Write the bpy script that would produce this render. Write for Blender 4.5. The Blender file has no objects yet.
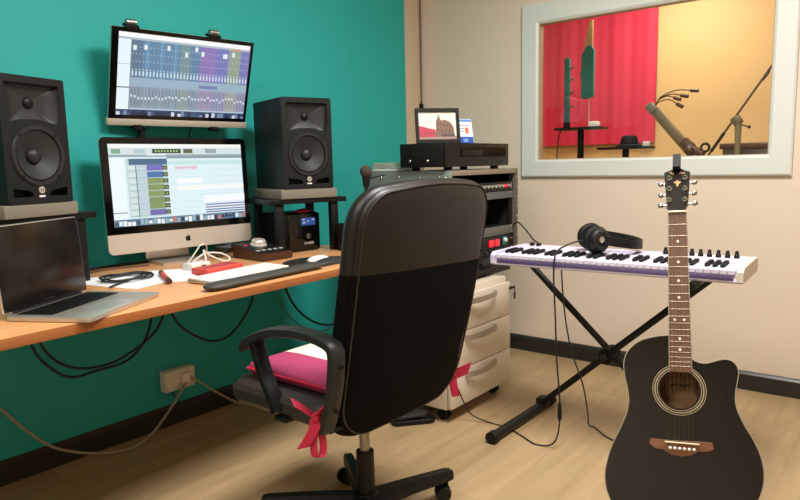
import bpy, bmesh, math, random
from mathutils import Vector, Matrix, Euler
random.seed(7)
PI = math.pi
sc = bpy.context.scene
COL = sc.collection
V = Vector

# ------------------------------------------------------------------ colour / materials
def lin(c):
    c = c / 255.0
    return c / 12.92 if c <= 0.04045 else ((c + 0.055) / 1.055) ** 2.4
def rgb(r, g, b): return (lin(r), lin(g), lin(b), 1.0)

def mat(name, col, rough=0.5, metal=0.0, bump=0.0, bscale=200.0, var=0.0, vscale=6.0, coat=0.0, spec=0.5, emit=None, estr=0.0, trans=0.0, stretch=(1, 1, 1)):
    m = bpy.data.materials.new(name); m.use_nodes = True
    nt = m.node_tree; b = nt.nodes['Principled BSDF']
    b.inputs['Base Color'].default_value = col
    b.inputs['Roughness'].default_value = rough
    b.inputs['Metallic'].default_value = metal
    b.inputs['Coat Weight'].default_value = coat
    b.inputs['Coat Roughness'].default_value = 0.08
    b.inputs['Specular IOR Level'].default_value = spec
    b.inputs['Transmission Weight'].default_value = trans
    if emit:
        b.inputs['Emission Color'].default_value = emit
        b.inputs['Emission Strength'].default_value = estr
    tc = nt.nodes.new('ShaderNodeTexCoord')
    mp = nt.nodes.new('ShaderNodeMapping'); mp.inputs['Scale'].default_value = stretch
    nt.links.new(tc.outputs['Object'], mp.inputs['Vector'])
    if var > 0:
        n = nt.nodes.new('ShaderNodeTexNoise'); n.inputs['Scale'].default_value = vscale; n.inputs['Detail'].default_value = 4
        nt.links.new(mp.outputs['Vector'], n.inputs['Vector'])
        mx = nt.nodes.new('ShaderNodeMix'); mx.data_type = 'RGBA'; mx.blend_type = 'MIX'
        a = [max(0, x * (1 - var)) for x in col[:3]] + [1]; c2 = [min(1, x * (1 + var)) for x in col[:3]] + [1]
        mx.inputs['A'].default_value = a; mx.inputs['B'].default_value = c2
        nt.links.new(n.outputs['Fac'], mx.inputs['Factor'])
        nt.links.new(mx.outputs['Result'], b.inputs['Base Color'])
    if bump > 0:
        n2 = nt.nodes.new('ShaderNodeTexNoise'); n2.inputs['Scale'].default_value = bscale; n2.inputs['Detail'].default_value = 3
        nt.links.new(mp.outputs['Vector'], n2.inputs['Vector'])
        bp = nt.nodes.new('ShaderNodeBump'); bp.inputs['Strength'].default_value = bump; bp.inputs['Distance'].default_value = 0.002
        nt.links.new(n2.outputs['Fac'], bp.inputs['Height'])
        nt.links.new(bp.outputs['Normal'], b.inputs['Normal'])
    return m

def wood(name, c1, c2, rough=0.4, axis=0, scale=1.0, coat=0.0):
    m = bpy.data.materials.new(name); m.use_nodes = True
    nt = m.node_tree; b = nt.nodes['Principled BSDF']; b.inputs['Roughness'].default_value = rough
    b.inputs['Coat Weight'].default_value = coat
    tc = nt.nodes.new('ShaderNodeTexCoord'); mp = nt.nodes.new('ShaderNodeMapping')
    s = [14 * scale] * 3; s[axis] = 0.9 * scale; mp.inputs['Scale'].default_value = s
    n = nt.nodes.new('ShaderNodeTexNoise'); n.inputs['Scale'].default_value = 3; n.inputs['Detail'].default_value = 6; n.inputs['Distortion'].default_value = 0.6
    r = nt.nodes.new('ShaderNodeValToRGB'); r.color_ramp.elements[0].color = c1; r.color_ramp.elements[1].color = c2
    r.color_ramp.elements[0].position = 0.3; r.color_ramp.elements[1].position = 0.72
    nt.links.new(tc.outputs['Object'], mp.inputs['Vector']); nt.links.new(mp.outputs['Vector'], n.inputs['Vector'])
    nt.links.new(n.outputs['Fac'], r.inputs['Fac']); nt.links.new(r.outputs['Color'], b.inputs['Base Color'])
    return m

def floor_mat():
    m = bpy.data.materials.new('oak_laminate'); m.use_nodes = True
    nt = m.node_tree; b = nt.nodes['Principled BSDF']; b.inputs['Roughness'].default_value = 0.42
    tc = nt.nodes.new('ShaderNodeTexCoord')
    br = nt.nodes.new('ShaderNodeTexBrick'); br.offset = 0.37; br.inputs['Scale'].default_value = 1.0
    br.inputs['Brick Width'].default_value = 1.25; br.inputs['Row Height'].default_value = 0.19
    br.inputs['Mortar Size'].default_value = 0.0015; br.inputs['Mortar Smooth'].default_value = 0.3
    br.inputs['Color1'].default_value = rgb(186, 158, 119); br.inputs['Color2'].default_value = rgb(171, 145, 107); br.inputs['Mortar'].default_value = rgb(168, 134, 92)
    nt.links.new(tc.outputs['Object'], br.inputs['Vector'])
    mp = nt.nodes.new('ShaderNodeMapping'); mp.inputs['Scale'].default_value = (1.1, 9, 1)
    n = nt.nodes.new('ShaderNodeTexNoise'); n.inputs['Scale'].default_value = 2.2; n.inputs['Detail'].default_value = 7; n.inputs['Distortion'].default_value = 0.8
    nt.links.new(tc.outputs['Object'], mp.inputs['Vector']); nt.links.new(mp.outputs['Vector'], n.inputs['Vector'])
    r = nt.nodes.new('ShaderNodeValToRGB'); r.color_ramp.elements[0].color = (0.72, 0.70, 0.66, 1); r.color_ramp.elements[1].color = (1, 1, 1, 1)
    r.color_ramp.elements[0].position = 0.28; r.color_ramp.elements[1].position = 0.7
    nt.links.new(n.outputs['Fac'], r.inputs['Fac'])
    mx = nt.nodes.new('ShaderNodeMix'); mx.data_type = 'RGBA'; mx.blend_type = 'MULTIPLY'; mx.inputs['Factor'].default_value = 0.75
    nt.links.new(br.outputs['Color'], mx.inputs['A']); nt.links.new(r.outputs['Color'], mx.inputs['B'])
    nt.links.new(mx.outputs['Result'], b.inputs['Base Color'])
    return m

def wall_two_tone(name, c1, c2, xsplit):
    """paint changes from c1 to c2 where object X passes xsplit"""
    m = mat(name, c1, 0.65, bump=0.12, bscale=260)
    nt = m.node_tree; b = nt.nodes['Principled BSDF']
    tc = nt.nodes.new('ShaderNodeTexCoord'); sp = nt.nodes.new('ShaderNodeSeparateXYZ')
    gt = nt.nodes.new('ShaderNodeMath'); gt.operation = 'GREATER_THAN'; gt.inputs[1].default_value = xsplit
    mx = nt.nodes.new('ShaderNodeMix'); mx.data_type = 'RGBA'; mx.inputs['A'].default_value = c1; mx.inputs['B'].default_value = c2
    nt.links.new(tc.outputs['Object'], sp.inputs[0]); nt.links.new(sp.outputs['X'], gt.inputs[0])
    nt.links.new(gt.outputs[0], mx.inputs['Factor']); nt.links.new(mx.outputs['Result'], b.inputs['Base Color'])
    return m

def attr_mat(name, emit=0.0, rough=0.4):
    m = bpy.data.materials.new(name); m.use_nodes = True
    nt = m.node_tree; b = nt.nodes['Principled BSDF']; b.inputs['Roughness'].default_value = rough
    a = nt.nodes.new('ShaderNodeAttribute'); a.attribute_name = 'Col'
    if emit > 0:
        b.inputs['Base Color'].default_value = (0.01, 0.01, 0.01, 1)
        nt.links.new(a.outputs['Color'], b.inputs['Emission Color']); b.inputs['Emission Strength'].default_value = emit
    else:
        nt.links.new(a.outputs['Color'], b.inputs['Base Color'])
    return m

def glass_mat():
    m = bpy.data.materials.new('window_glass'); m.use_nodes = True
    nt = m.node_tree; nt.nodes.clear()
    o = nt.nodes.new('ShaderNodeOutputMaterial'); t = nt.nodes.new('ShaderNodeBsdfTransparent'); g = nt.nodes.new('ShaderNodeBsdfGlossy')
    g.inputs['Roughness'].default_value = 0.02; f = nt.nodes.new('ShaderNodeFresnel'); f.inputs['IOR'].default_value = 1.45
    x = nt.nodes.new('ShaderNodeMixShader'); t.inputs['Color'].default_value = (0.96, 0.97, 0.95, 1)
    nt.links.new(f.outputs[0], x.inputs[0]); nt.links.new(t.outputs[0], x.inputs[1]); nt.links.new(g.outputs[0], x.inputs[2]); nt.links.new(x.outputs[0], o.inputs[0])
    return m

M = dict(
    floor=floor_mat(),
    teal=wall_two_tone('teal_and_beige_paint', rgb(30, 166, 159), rgb(206, 184, 158), -0.165),
    beige=mat('beige_paint', rgb(222, 204, 184), 0.6, bump=0.12, bscale=260),
    booth=mat('booth_beige_paint', rgb(222, 186, 128), 0.6),
    ceiling=mat('ceiling_white', rgb(235, 232, 225), 0.8),
    base=mat('dark_baseboard', rgb(38, 35, 31), 0.35),
    frame=mat('grey_white_gloss_paint', rgb(212, 214, 207), 0.4),
    glass=glass_mat(),
    desk=wood('beech_veneer', rgb(202, 142, 92), rgb(222, 166, 114), 0.38, 0),
    deskedge=wood('beech_edge', rgb(146, 86, 42), rgb(164, 100, 54), 0.4, 0),
    black=mat('black_plastic', rgb(15, 16, 16), 0.45, spec=0.3),
    blackm=mat('matte_black', rgb(13, 14, 14), 0.7, spec=0.25),
    blackg=mat('gloss_black', rgb(8, 8, 8), 0.12),
    vinyl=mat('black_vinyl_cabinet', rgb(17, 20, 20), 0.55, spec=0.3, bump=0.15, bscale=500),
    cone=mat('grey_cone', rgb(46, 48, 47), 0.55, spec=0.35),
    rubber=mat('black_rubber', rgb(16, 16, 15), 0.65, spec=0.3),
    leather=mat('brown_black_leather', rgb(26, 23, 19), 0.38, spec=0.4, bump=0.35, bscale=320, var=0.08, vscale=14),
    mesh=mat('matte_black_lower_back', rgb(9, 8, 7), 0.85, spec=0.12, bump=0.3, bscale=420),  # tone of the chair back below the split
    dgrey=mat('dark_grey_plastic', rgb(38, 39, 37), 0.42, spec=0.35),
    grey=mat('grey_foam', rgb(125, 118, 104), 0.9, bump=0.4, bscale=350),
    alu=mat('aluminium', rgb(206, 200, 190), 0.32, metal=0.75),
    alud=mat('warm_aluminium', rgb(205, 192, 176), 0.4, metal=0.25),
    chrome=mat('chrome', rgb(215, 215, 212), 0.12, metal=1.0),
    steel=mat('steel', rgb(150, 145, 135), 0.3, metal=0.9),
    white=mat('white_plastic', rgb(232, 230, 222), 0.4),
    lilac=mat('lilac_white_plastic', rgb(216, 207, 226), 0.4),
    purple=mat('purple_strip', rgb(92, 76, 118), 0.4, var=0.15, vscale=60),
    cream=mat('cream_melamine', rgb(214, 200, 180), 0.45),
    paper=mat('white_paper', rgb(238, 238, 240), 0.8),
    pink=mat('pink_fabric', rgb(168, 58, 98), 0.8, bump=0.2, bscale=500),
    fwhite=mat('cream_fabric', rgb(238, 228, 208), 0.8, bump=0.2, bscale=500),
    ribbon=mat('magenta_ribbon', rgb(190, 32, 70), 0.55),
    red=mat('red_plastic', rgb(212, 84, 74), 0.5),
    redled=mat('red_button', rgb(220, 40, 60), 0.4, emit=rgb(230, 40, 60), estr=0.5),
    blueled=mat('blue_led', rgb(80, 130, 255), 0.4, emit=rgb(90, 140, 255), estr=2.5),
    curtain=mat('red_cloth', rgb(212, 46, 78), 0.7, bump=0.2, bscale=300),
    green=mat('dark_green_felt', rgb(24, 88, 80), 0.7),
    woodstrip=wood('oak_strip', rgb(140, 110, 70), rgb(165, 132, 88), 0.5, 2),
    gtop=mat('black_lacquer', rgb(12, 10, 8), 0.14, coat=0.25),
    gside=mat('black_side_lacquer', rgb(24, 21, 18), 0.25, coat=0.4),
    binding=mat('cream_binding', rgb(150, 142, 122), 0.4),
    rosew=wood('rosewood', rgb(88, 58, 38), rgb(112, 76, 50), 0.45, 2, 2.0),
    bridgew=wood('bridge_rosewood', rgb(104, 66, 40), rgb(128, 84, 54), 0.45, 0, 2.0),
    inside=mat('guitar_inside_wood', rgb(150, 108, 66), 0.7),
    fret=mat('nickel', rgb(168, 150, 120), 0.4, metal=0.4),
    stringm=mat('bronze_string', rgb(96, 78, 56), 0.4, metal=0.4),
    pearl=mat('pearl_inlay', rgb(235, 222, 190), 0.3),
    gold=mat('gold_inlay', rgb(206, 160, 96), 0.4),
    cablek=mat('black_cable', rgb(22, 26, 26), 0.5),
    cableg=mat('grey_cable', rgb(158, 148, 128), 0.5),
    cablew=mat('white_cable', rgb(225, 222, 212), 0.5),
    rackgrey=mat('rack_grey', rgb(92, 92, 86), 0.45, var=0.06),
    rackside=mat('rack_side_laminate', rgb(112, 124, 116), 0.45),
    rackshade=mat('rack_shade_black', rgb(14, 14, 13), 0.7),  # black puts the shade of the open bay into the colour
    racktop=mat('rack_edge', rgb(128, 116, 98), 0.45),
    screen=attr_mat('screen_glow', 1.0),
    print=attr_mat('printed_colours', 0.0, 0.5),
    lcd=mat('blue_lcd', rgb(36, 70, 130), 0.3, emit=rgb(40, 80, 150), estr=0.25),
    brownbody=mat('brown_side', rgb(74, 40, 24), 0.4),
    lampglow=mat('lamp_diffuser', rgb(255, 250, 240), 0.6, emit=rgb(255, 244, 226), estr=3.0),
    foam=mat('dark_foam', rgb(62, 52, 46), 0.95, bump=0.5, bscale=400),
    clear=mat('clear_plastic', rgb(205, 215, 205), 0.2, trans=0.6),
)

# ------------------------------------------------------------------ mesh builder
def cr(pts, n=8, closed=False):
    """Catmull-Rom through points"""
    P = [V(p) for p in pts]; out = []; L = len(P)
    segs = L if closed else L - 1
    for i in range(segs):
        if closed: a, b, c, d = P[(i - 1) % L], P[i], P[(i + 1) % L], P[(i + 2) % L]
        else: a, b, c, d = P[max(i - 1, 0)], P[i], P[i + 1], P[min(i + 2, L - 1)]
        for k in range(n):
            t = k / n
            out.append(0.5 * ((2 * b) + (c - a) * t + (2 * a - 5 * b + 4 * c - d) * t * t + (3 * b - a - 3 * c + d) * t ** 3))
    if not closed: out.append(P[-1])
    return out

def rrect(w, h, r, n=6, cx=0, cy=0):
    pts = []
    for (sx, sy, a0) in ((1, 1, 0), (-1, 1, PI / 2), (-1, -1, PI), (1, -1, 1.5 * PI)):
        for k in range(n + 1):
            a = a0 + k / n * PI / 2
            pts.append((cx + sx * (w / 2 - r) + r * math.cos(a), cy + sy * (h / 2 - r) + r * math.sin(a)))
    return pts
def circ(r, n=24, cx=0, cy=0): return [(cx + r * math.cos(2 * PI * k / n), cy + r * math.sin(2 * PI * k / n)) for k in range(n)]

XZ = Matrix(((1, 0, 0, 0), (0, 0, 1, 0), (0, 1, 0, 0), (0, 0, 0, 1)))   # 2d (x,y) -> (x,z); extrusion along +Y
I4 = Matrix.Identity(4)

class MB:
    def __init__(s): s.bm = bmesh.new(); s.i = 0
    def m(s, i): s.i = i; return s
    def face(s, vs):
        try: f = s.bm.faces.new(vs); f.material_index = s.i; return f
        except ValueError: return None
    def box(s, c, d, rot=None, bev=0.0, seg=2):
        t = bmesh.new(); bmesh.ops.create_cube(t, size=1)
        for v in t.verts: v.co = V((v.co.x * d[0], v.co.y * d[1], v.co.z * d[2]))
        if bev > 0: bmesh.ops.bevel(t, geom=list(t.edges), offset=bev, segments=seg, affect='EDGES', profile=0.5)
        R = rot if rot is not None else I4
        if isinstance(R, (tuple, Euler)): R = Euler(R).to_matrix().to_4x4()
        s.merge(t, Matrix.Translation(V(c)) @ R); return s
    def merge(s, t, Mx=I4):
        mp = {v: s.bm.verts.new(Mx @ v.co) for v in t.verts}
        for f in t.faces: s.face([mp[v] for v in f.verts])
        t.free()
    def rings(s, rings, closed=True, cap0=True, cap1=True):
        R = [[s.bm.verts.new(p) for p in r] for r in rings]; n = len(R[0])
        for a, b in zip(R, R[1:]):
            for k in range(n if closed else n - 1):
                s.face([a[k], a[(k + 1) % n], b[(k + 1) % n], b[k]])
        if cap0: s.face(list(reversed(R[0])))
        if cap1: s.face(R[-1])
        return s
    def cyl(s, p0, p1, r0, r1=None, n=20):
        p0, p1 = V(p0), V(p1); r1 = r0 if r1 is None else r1
        d = (p1 - p0).normalized(); q = d.to_track_quat('Z', 'Y').to_matrix()
        return s.rings([[p + q @ V((r * math.cos(2 * PI * k / n), r * math.sin(2 * PI * k / n), 0)) for k in range(n)] for p, r in ((p0, r0), (p1, r1))])
    def tube(s, pts, r, n=8, smooth=0, closed=False):
        P = cr(pts, smooth, closed) if smooth else [V(p) for p in pts]
        N = len(P); rs = r if isinstance(r, (list, tuple)) else None
        T = [(P[(i + 1) % N] - P[i - 1] if closed else P[min(i + 1, N - 1)] - P[max(i - 1, 0)]).normalized() for i in range(N)]
        u = T[0].orthogonal().normalized(); rings = []
        for i in range(N):
            u = (u - T[i] * u.dot(T[i]))
            u = u.normalized() if u.length > 1e-6 else T[i].orthogonal().normalized()
            w = T[i].cross(u)
            rr = r if rs is None else rs[0] + (rs[1] - rs[0]) * i / (N - 1)
            rings.append([P[i] + (u * math.cos(2 * PI * k / n) + w * math.sin(2 * PI * k / n)) * rr for k in range(n)])
        if closed: rings.append(rings[0]); return s.rings(rings, True, False, False)
        return s.rings(rings)
    def sweep(s, pts, sec, side, smooth=0, scale=None):
        """sec: list of (along side, along normal); side: fixed side vector"""
        P = cr(pts, smooth) if smooth else [V(p) for p in pts]; N = len(P); side = V(side).normalized(); rings = []
        for i in range(N):
            t = (P[min(i + 1, N - 1)] - P[max(i - 1, 0)]).normalized(); nn = side.cross(t).normalized(); k = scale(i / (N - 1)) if scale else 1
            rings.append([P[i] + side * a * k + nn * b * k for a, b in sec])
        return s.rings(rings)
    def lathe(s, prof, n=28, Mx=I4, cap=True):
        return s.rings([[Mx @ V((r * math.cos(2 * PI * k / n), r * math.sin(2 * PI * k / n), z)) for k in range(n)] for r, z in prof], True, cap, cap)
    def prism(s, out, z0, z1, Mx=I4, bev=0.0):
        """extrude closed 2d outline from z0 to z1 along local third axis of Mx"""
        if bev > 0:
            c = V((sum(p[0] for p in out) / len(out), sum(p[1] for p in out) / len(out)))
            def off(p, d):
                q = V(p) - c; L = q.length
                return c + q * max(0.01, (L - d) / L) if L > 0 else c
            lv = [(z0, bev), (z0 + bev * 0.3, bev * 0.3), (z0 + bev, 0), (z1 - bev, 0), (z1 - bev * 0.3, bev * 0.3), (z1, bev)]
            return s.rings([[Mx @ V((*off(p, d), z)) for p in out] for z, d in lv])
        return s.rings([[Mx @ V((p[0], p[1], z)) for p in out] for z in (z0, z1)])
    def plate(s, out, holes, z0, z1, Mx=I4):
        """plate with holes, extruded"""
        for z in (z0, z1):
            t = bmesh.new(); es = []
            for loop in [out] + holes:
                vs = [t.verts.new((p[0], p[1], 0)) for p in loop]
                es += [t.edges.new((vs[i], vs[(i + 1) % len(vs)])) for i in range(len(vs))]
            bmesh.ops.triangle_fill(t, use_beauty=True, use_dissolve=False, edges=es)
            s.merge(t, Mx @ Matrix.Translation((0, 0, z)))
        for loop in [out] + holes:
            s.rings([[Mx @ V((p[0], p[1], z)) for p in loop] for z in (z0, z1)], True, False, False)
        return s
    def sphere(s, c, r, sc_=(1, 1, 1), n=20, Mx=I4):
        t = bmesh.new(); bmesh.ops.create_uvsphere(t, u_segments=n, v_segments=n // 2 + 2, radius=r)
        s.merge(t, Matrix.Translation(V(c)) @ Mx @ Matrix.Diagonal((*sc_, 1))); return s
    def build(s, name, mats, parent=None, origin=None, angle=38, loc=None, rz=0, doubles=True):
        if doubles: bmesh.ops.remove_doubles(s.bm, verts=s.bm.verts, dist=1e-6)
        bmesh.ops.recalc_face_normals(s.bm, faces=s.bm.faces)
        if origin is not None:
            for v in s.bm.verts: v.co -= V(origin)
        me = bpy.data.meshes.new(name); s.bm.to_mesh(me); s.bm.free()
        for f in me.polygons: f.use_smooth = True
        me.set_sharp_from_angle(angle=math.radians(angle))
        for k in (mats if isinstance(mats, (list, tuple)) else [mats]): me.materials.append(M[k] if isinstance(k, str) else k)
        o = bpy.data.objects.new(name, me); COL.objects.link(o)
        if parent is not None: o.parent = parent
        if origin is not None: o.location = origin
        if loc is not None: o.location = loc; o.rotation_euler = (0, 0, rz)
        return o

def tag(o, label, cat, group=None, kind=None):
    o['label'] = label; o['category'] = cat
    if group: o['group'] = group
    if kind: o['kind'] = kind
    return o
def struct(o): o['kind'] = 'structure'; return o
def thing(name, label, cat, loc=(0, 0, 0), rot=(0, 0, 0), group=None):
    o = bpy.data.objects.new(name, None); COL.objects.link(o)
    o.location = loc; o.rotation_euler = rot if isinstance(rot, (tuple, Euler)) else (0, 0, rot)
    o.empty_display_size = 0.05
    return tag(o, label, cat, group)

def painted(name, w, h, rects, matname, parent, Mx=I4, thick=0.0):
    """flat coloured picture: rects (u0,v0,u1,v1,(r,g,b)) or polygons; lies in local XZ facing -Y"""
    bm = bmesh.new(); lay = bm.loops.layers.float_color.new('Col'); k = 0
    for it in rects:
        if len(it) == 5: u0, v0, u1, v1, c = it; poly = [(u0, v0), (u1, v0), (u1, v1), (u0, v1)]
        else: poly, c = it
        y = -0.00001 * k; k += 1
        vs = [bm.verts.new(Mx @ V(((u - 0.5) * w, y, v * h))) for u, v in poly]
        f = bm.faces.new(vs)
        for l in f.loops: l[lay] = rgb(*c)
    me = bpy.data.meshes.new(name); bm.to_mesh(me); bm.free(); me.materials.append(M[matname])
    o = bpy.data.objects.new(name, me); COL.objects.link(o); o.parent = parent
    return o

def copy_tree(o, parent=None):
    c = o.copy(); COL.objects.link(c)
    if parent is not None: c.parent = parent
    for ch in list(o.children): copy_tree(ch, c)
    return c

def cable(name, label, pts, r, m, smooth=8, cat='cable', group=None):
    o = MB().tube(pts, r, 8, smooth).build(name, m, origin=V(pts[0]))
    return tag(o, label, cat, group)

# ================================================================== SETTING
RX0, RY0, H = -5.2, -4.6, 2.7
struct(MB().box((RX0 / 2, RY0 / 2, -0.05), (-RX0 + .2, -RY0 + .2, 0.1)).build('floor', 'floor'))
struct(MB().box((RX0 / 2, RY0 / 2, H + 0.05), (-RX0 + .2, -RY0 + .2, 0.1)).build('ceiling', 'ceiling'))
# teal wall: slightly prouder left of the pier, beige paint on the last strip by the corner
struct(MB().prism([(RX0, 0.12), (RX0, -0.014), (-0.72, -0.014), (-0.715, 0), (0.0, 0), (0.0, 0.12)], 0, H).build('wall_back', 'teal'))
struct(MB().box((RX0 - .05, RY0 / 2, H / 2), (0.1, -RY0, H)).build('wall_left', 'beige'))
struct(MB().box((RX0 / 2, RY0 - .05, H / 2), (-RX0, 0.1, H)).build('wall_front', 'beige'))
WT = 0.035
YZ = Matrix(((0, 0, 1, 0), (1, 0, 0, 0), (0, 1, 0, 0), (0, 0, 0, 1)))   # 2d (y,z), extrude X
W0, W1, WB, WTop = -2.04, -0.842, 1.148, 1.925
struct(MB().plate([(RY0, 0), (0.12, 0), (0.12, H), (RY0, H)], [[(W0, WB), (W1, WB), (W1, WTop), (W0, WTop)]], 0, WT, YZ).build('wall_right', 'beige', angle=20))
def baseboard(name, a, b, nrm):
    a, b, nrm = V(a), V(b), V(nrm)
    sec = [(0, 0), (0.016, 0), (0.016, 0.078), (0.008, 0.09), (0, 0.092)]
    struct(MB().rings([[p + nrm * x + V((0, 0, z)) for x, z in sec] for p in (a, b)]).build(name, 'base', angle=20))
baseboard('baseboard_back', (RX0, -0.014, 0), (-0.72, -0.014, 0), (0, -1, 0))
baseboard('baseboard_right', (0, RY0, 0), (0, 0, 0), (-1, 0, 0))
# control room window
win = bpy.data.objects.new('window_1', None); COL.objects.link(win); win.location = (0, -1.44, 1.05); struct(win)
def wl(x, y, z): return V((x, y + 1.44, z - 1.05))
o0, o1, ob, ot = -2.133, -0.742, 1.056, 2.03
mb = MB()
outl = [(o0 + 1.44, ob - 1.05), (o1 + 1.44, ob - 1.05), (o1 + 1.44, ot - 1.05), (o0 + 1.44, ot - 1.05)]
innl = [(W0 + 1.44 + .006, WB - 1.05 + .006), (W1 + 1.44 - .006, WB - 1.05 + .006), (W1 + 1.44 - .006, WTop - 1.05 - .006), (W0 + 1.44 + .006, WTop - 1.05 - .006)]
def sc_loop(L, d):   # grow or shrink rect
    (a, b), (c, _), (_, e), _ = L
    return [(a - d, b - d), (c + d, b - d), (c + d, e + d), (a - d, e + d)]
prof = [(outl, 0.0), (outl, -0.018), (sc_loop(outl, -0.008), -0.024), (sc_loop(innl, 0.012), -0.024), (innl, -0.016), (innl, 0.0)]
mb.rings([[V((x, y, z)) for y, z in L] for L, x in prof], True, False, False)
mb.build('window_frame', 'frame', win, angle=20)
mb = MB()
a = sc_loop(innl, 0.0); b_ = sc_loop(innl, -0.004)
mb.rings([[V((x, y, z)) for y, z in L] for L, x in ((a, -0.016), (a, WT), (b_, WT), (b_, -0.014), (a, -0.016))], True, False, False)
mb.build('window_reveal', mat('brown_grey_reveal', rgb(178, 160, 130), 0.5), win, angle=20)
MB().box((0.026, 0, (WB + WTop) / 2 - 1.05), (0.006, W1 - W0, WTop - WB)).build('pane', 'glass', win)
# booth beyond the window
BX, BY0, BY1, BH = 1.35, -2.8, 0.1, 2.5
struct(MB().box(((BX + WT) / 2, (BY0 + BY1) / 2, -0.05), (BX - WT, BY1 - BY0, 0.1)).build('floor_booth', 'floor'))
struct(MB().box(((BX + WT) / 2, (BY0 + BY1) / 2, BH + .05), (BX - WT, BY1 - BY0, 0.1)).build('ceiling_booth', 'ceiling'))
struct(MB().box((BX + .05, (BY0 + BY1) / 2, BH / 2), (.1, BY1 - BY0, BH)).build('wall_booth_back', 'booth'))
struct(MB().box(((BX + WT) / 2, BY1 + .05, BH / 2), (BX - WT, .1, BH)).build('wall_booth_left', 'booth'))
struct(MB().box(((BX + WT) / 2, BY0 - .05, BH / 2), (BX - WT, .1, BH)).build('wall_booth_right', 'booth'))

# ================================================================== DESK
DZ = 0.765
DR = 0.035
desk = thing('desk', 'long beech topped desk along the teal wall carrying the computers and speakers', 'desk', (-2.35, -0.50, 0), DR)
def dl(x, y, z=0):      # world -> desk local
    p = V((x + 2.35, y + 0.49, 0)); c, s_ = math.cos(-DR), math.sin(-DR)
    return V((p.x * c - p.y * s_, p.x * s_ + p.y * c, z))
MB().box((0.02, -0.008, DZ - 0.014), (2.12, 0.864, 0.028), bev=0.002).build('desktop', 'desk', desk)
MB().box((0.02, -0.4413, DZ - 0.0145), (2.12, 0.003, 0.027), bev=0.001).build('edge_band', 'deskedge', desk)
for sx in (-0.98, 1.02):
    l_ = MB().box((sx, -0.12, (DZ - 0.028) / 2 + 0.01), (0.05, 0.08, DZ - 0.048), bev=0.004).build('leg', 'dgrey', desk)
    MB().box((sx, -0.12, 0.015), (0.06, 0.34, 0.03), bev=0.006).build('floor_foot', 'dgrey', l_)
    MB().box((sx, -0.1, DZ - 0.038), (0.05, 0.6, 0.02), bev=0.003).build('top_bracket', 'dgrey', l_)

# ================================================================== SPEAKERS
SW, SH, SD = 0.235, 0.394, 0.33
def make_speaker(label):
    t = thing('studio_monitor', label, 'speaker', group='studio monitor speakers')
    yf = -SD / 2
    MB().box((0, 0.015, SH / 2), (SW, SD - 0.03, SH), bev=0.004).build('cabinet', 'vinyl', t)
    wz, wr = 0.150, 0.089
    horn = [(-0.094, 0.372), (0.094, 0.372), (0.097, 0.366), (0.097, 0.30), (0.092, 0.262), (0.086, 0.247), (0.06, 0.252), (0.03, 0.258), (-0.03, 0.258), (-0.06, 0.252), (-0.086, 0.247), (-0.092, 0.262), (-0.097, 0.30), (-0.097, 0.366)]
    pl = [(-0.098, 0.050), (-0.098, 0.022), (-0.03, 0.022), (-0.03, 0.034), (-0.045, 0.042)]
    pr = [(-x, z) for x, z in reversed(pl)]
    MB().plate(rrect(SW, SH, 0.008, 4, 0, SH / 2), [horn, circ(wr, 40, 0, wz), pl, pr], yf, yf + 0.0305, XZ).build('front_baffle', 'vinyl', t, angle=25)
    # waveguide: loft from the horn outline to the tweeter throat
    hp = cr([(x, 0, z) for x, z in horn], 3, True); n = len(hp); c = V((0, 0, 0.315)); rings = []
    th = [math.atan2(p.z - c.z, p.x) for p in hp]
    for k, (f, y) in enumerate(((0, 0.0), (0.05, 0.012), (0.16, 0.020), (0.6, 0.025), (1, 0.0275))):
        rings.append([V((p.x * (1 - f) + 0.021 * math.cos(a) * f, yf + y, p.z * (1 - f) + (c.z + 0.021 * math.sin(a)) * f)) for p, a in zip(hp, th)])
    MB().rings(rings, True, False, True).build('waveguide', mat('dark_waveguide', rgb(30, 32, 31), 0.45), t)
    MB().sphere((0, yf + 0.026, 0.315), 0.018, (1, 0.6, 1)).build('tweeter', 'black', t)
    A = Matrix.Translation((0, yf, wz)) @ Matrix.Rotation(PI / 2, 4, 'X')     # lathe z -> -Y (toward listener)
    MB().lathe([(wr, -0.004), (wr + 0.006, 0.002), (wr + 0.003, 0.006), (wr - 0.007, 0.006), (wr - 0.010, 0.001), (wr - 0.010, -0.006)], 48, A, False).build('woofer_ring', 'dgrey', t)
    w = MB().lathe([(wr - 0.009, -0.005), (wr - 0.014, 0.003), (wr - 0.021, -0.003), (0.024, -0.026)], 48, A, False).build('woofer_cone', 'cone', t)
    MB().sphere((0, yf + 0.024, wz), 0.026, (1, 0.75, 1)).build('dust_cap', 'dgrey', w)
    for a in (45, 135, 225, 315):
        p = V(((wr + 0.001) * math.cos(math.radians(a)), yf - 0.006, wz + (wr + 0.001) * math.sin(math.radians(a))))
        MB().cyl(p, p + V((0, -0.003, 0)), 0.0045, n=10).build('screw', 'black', t)
    b = MB().cyl((0, yf, 0.043), (0, yf - 0.003, 0.043), 0.0105, n=24).build('badge', 'alud', t)
    g = MB()
    for dx in (-0.0035, 0.0035): g.box((dx, yf - 0.0033, 0.043), (0.003, 0.0008, 0.009))
    g.build('badge_mark', 'dgrey', b)
    MB().box((0, yf - 0.001, 0.023), (0.022, 0.002, 0.006), bev=0.0008).build('name_plate', 'white', t)
    return t
PADZ = 0.052
def make_pad(label):
    o = MB().box((0, 0, 0.021), (0.27, 0.33, 0.042), bev=0.004).build('isolation_pad', 'grey')
    return tag(o, label, 'foam pad', 'speaker isolation pads')
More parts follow.
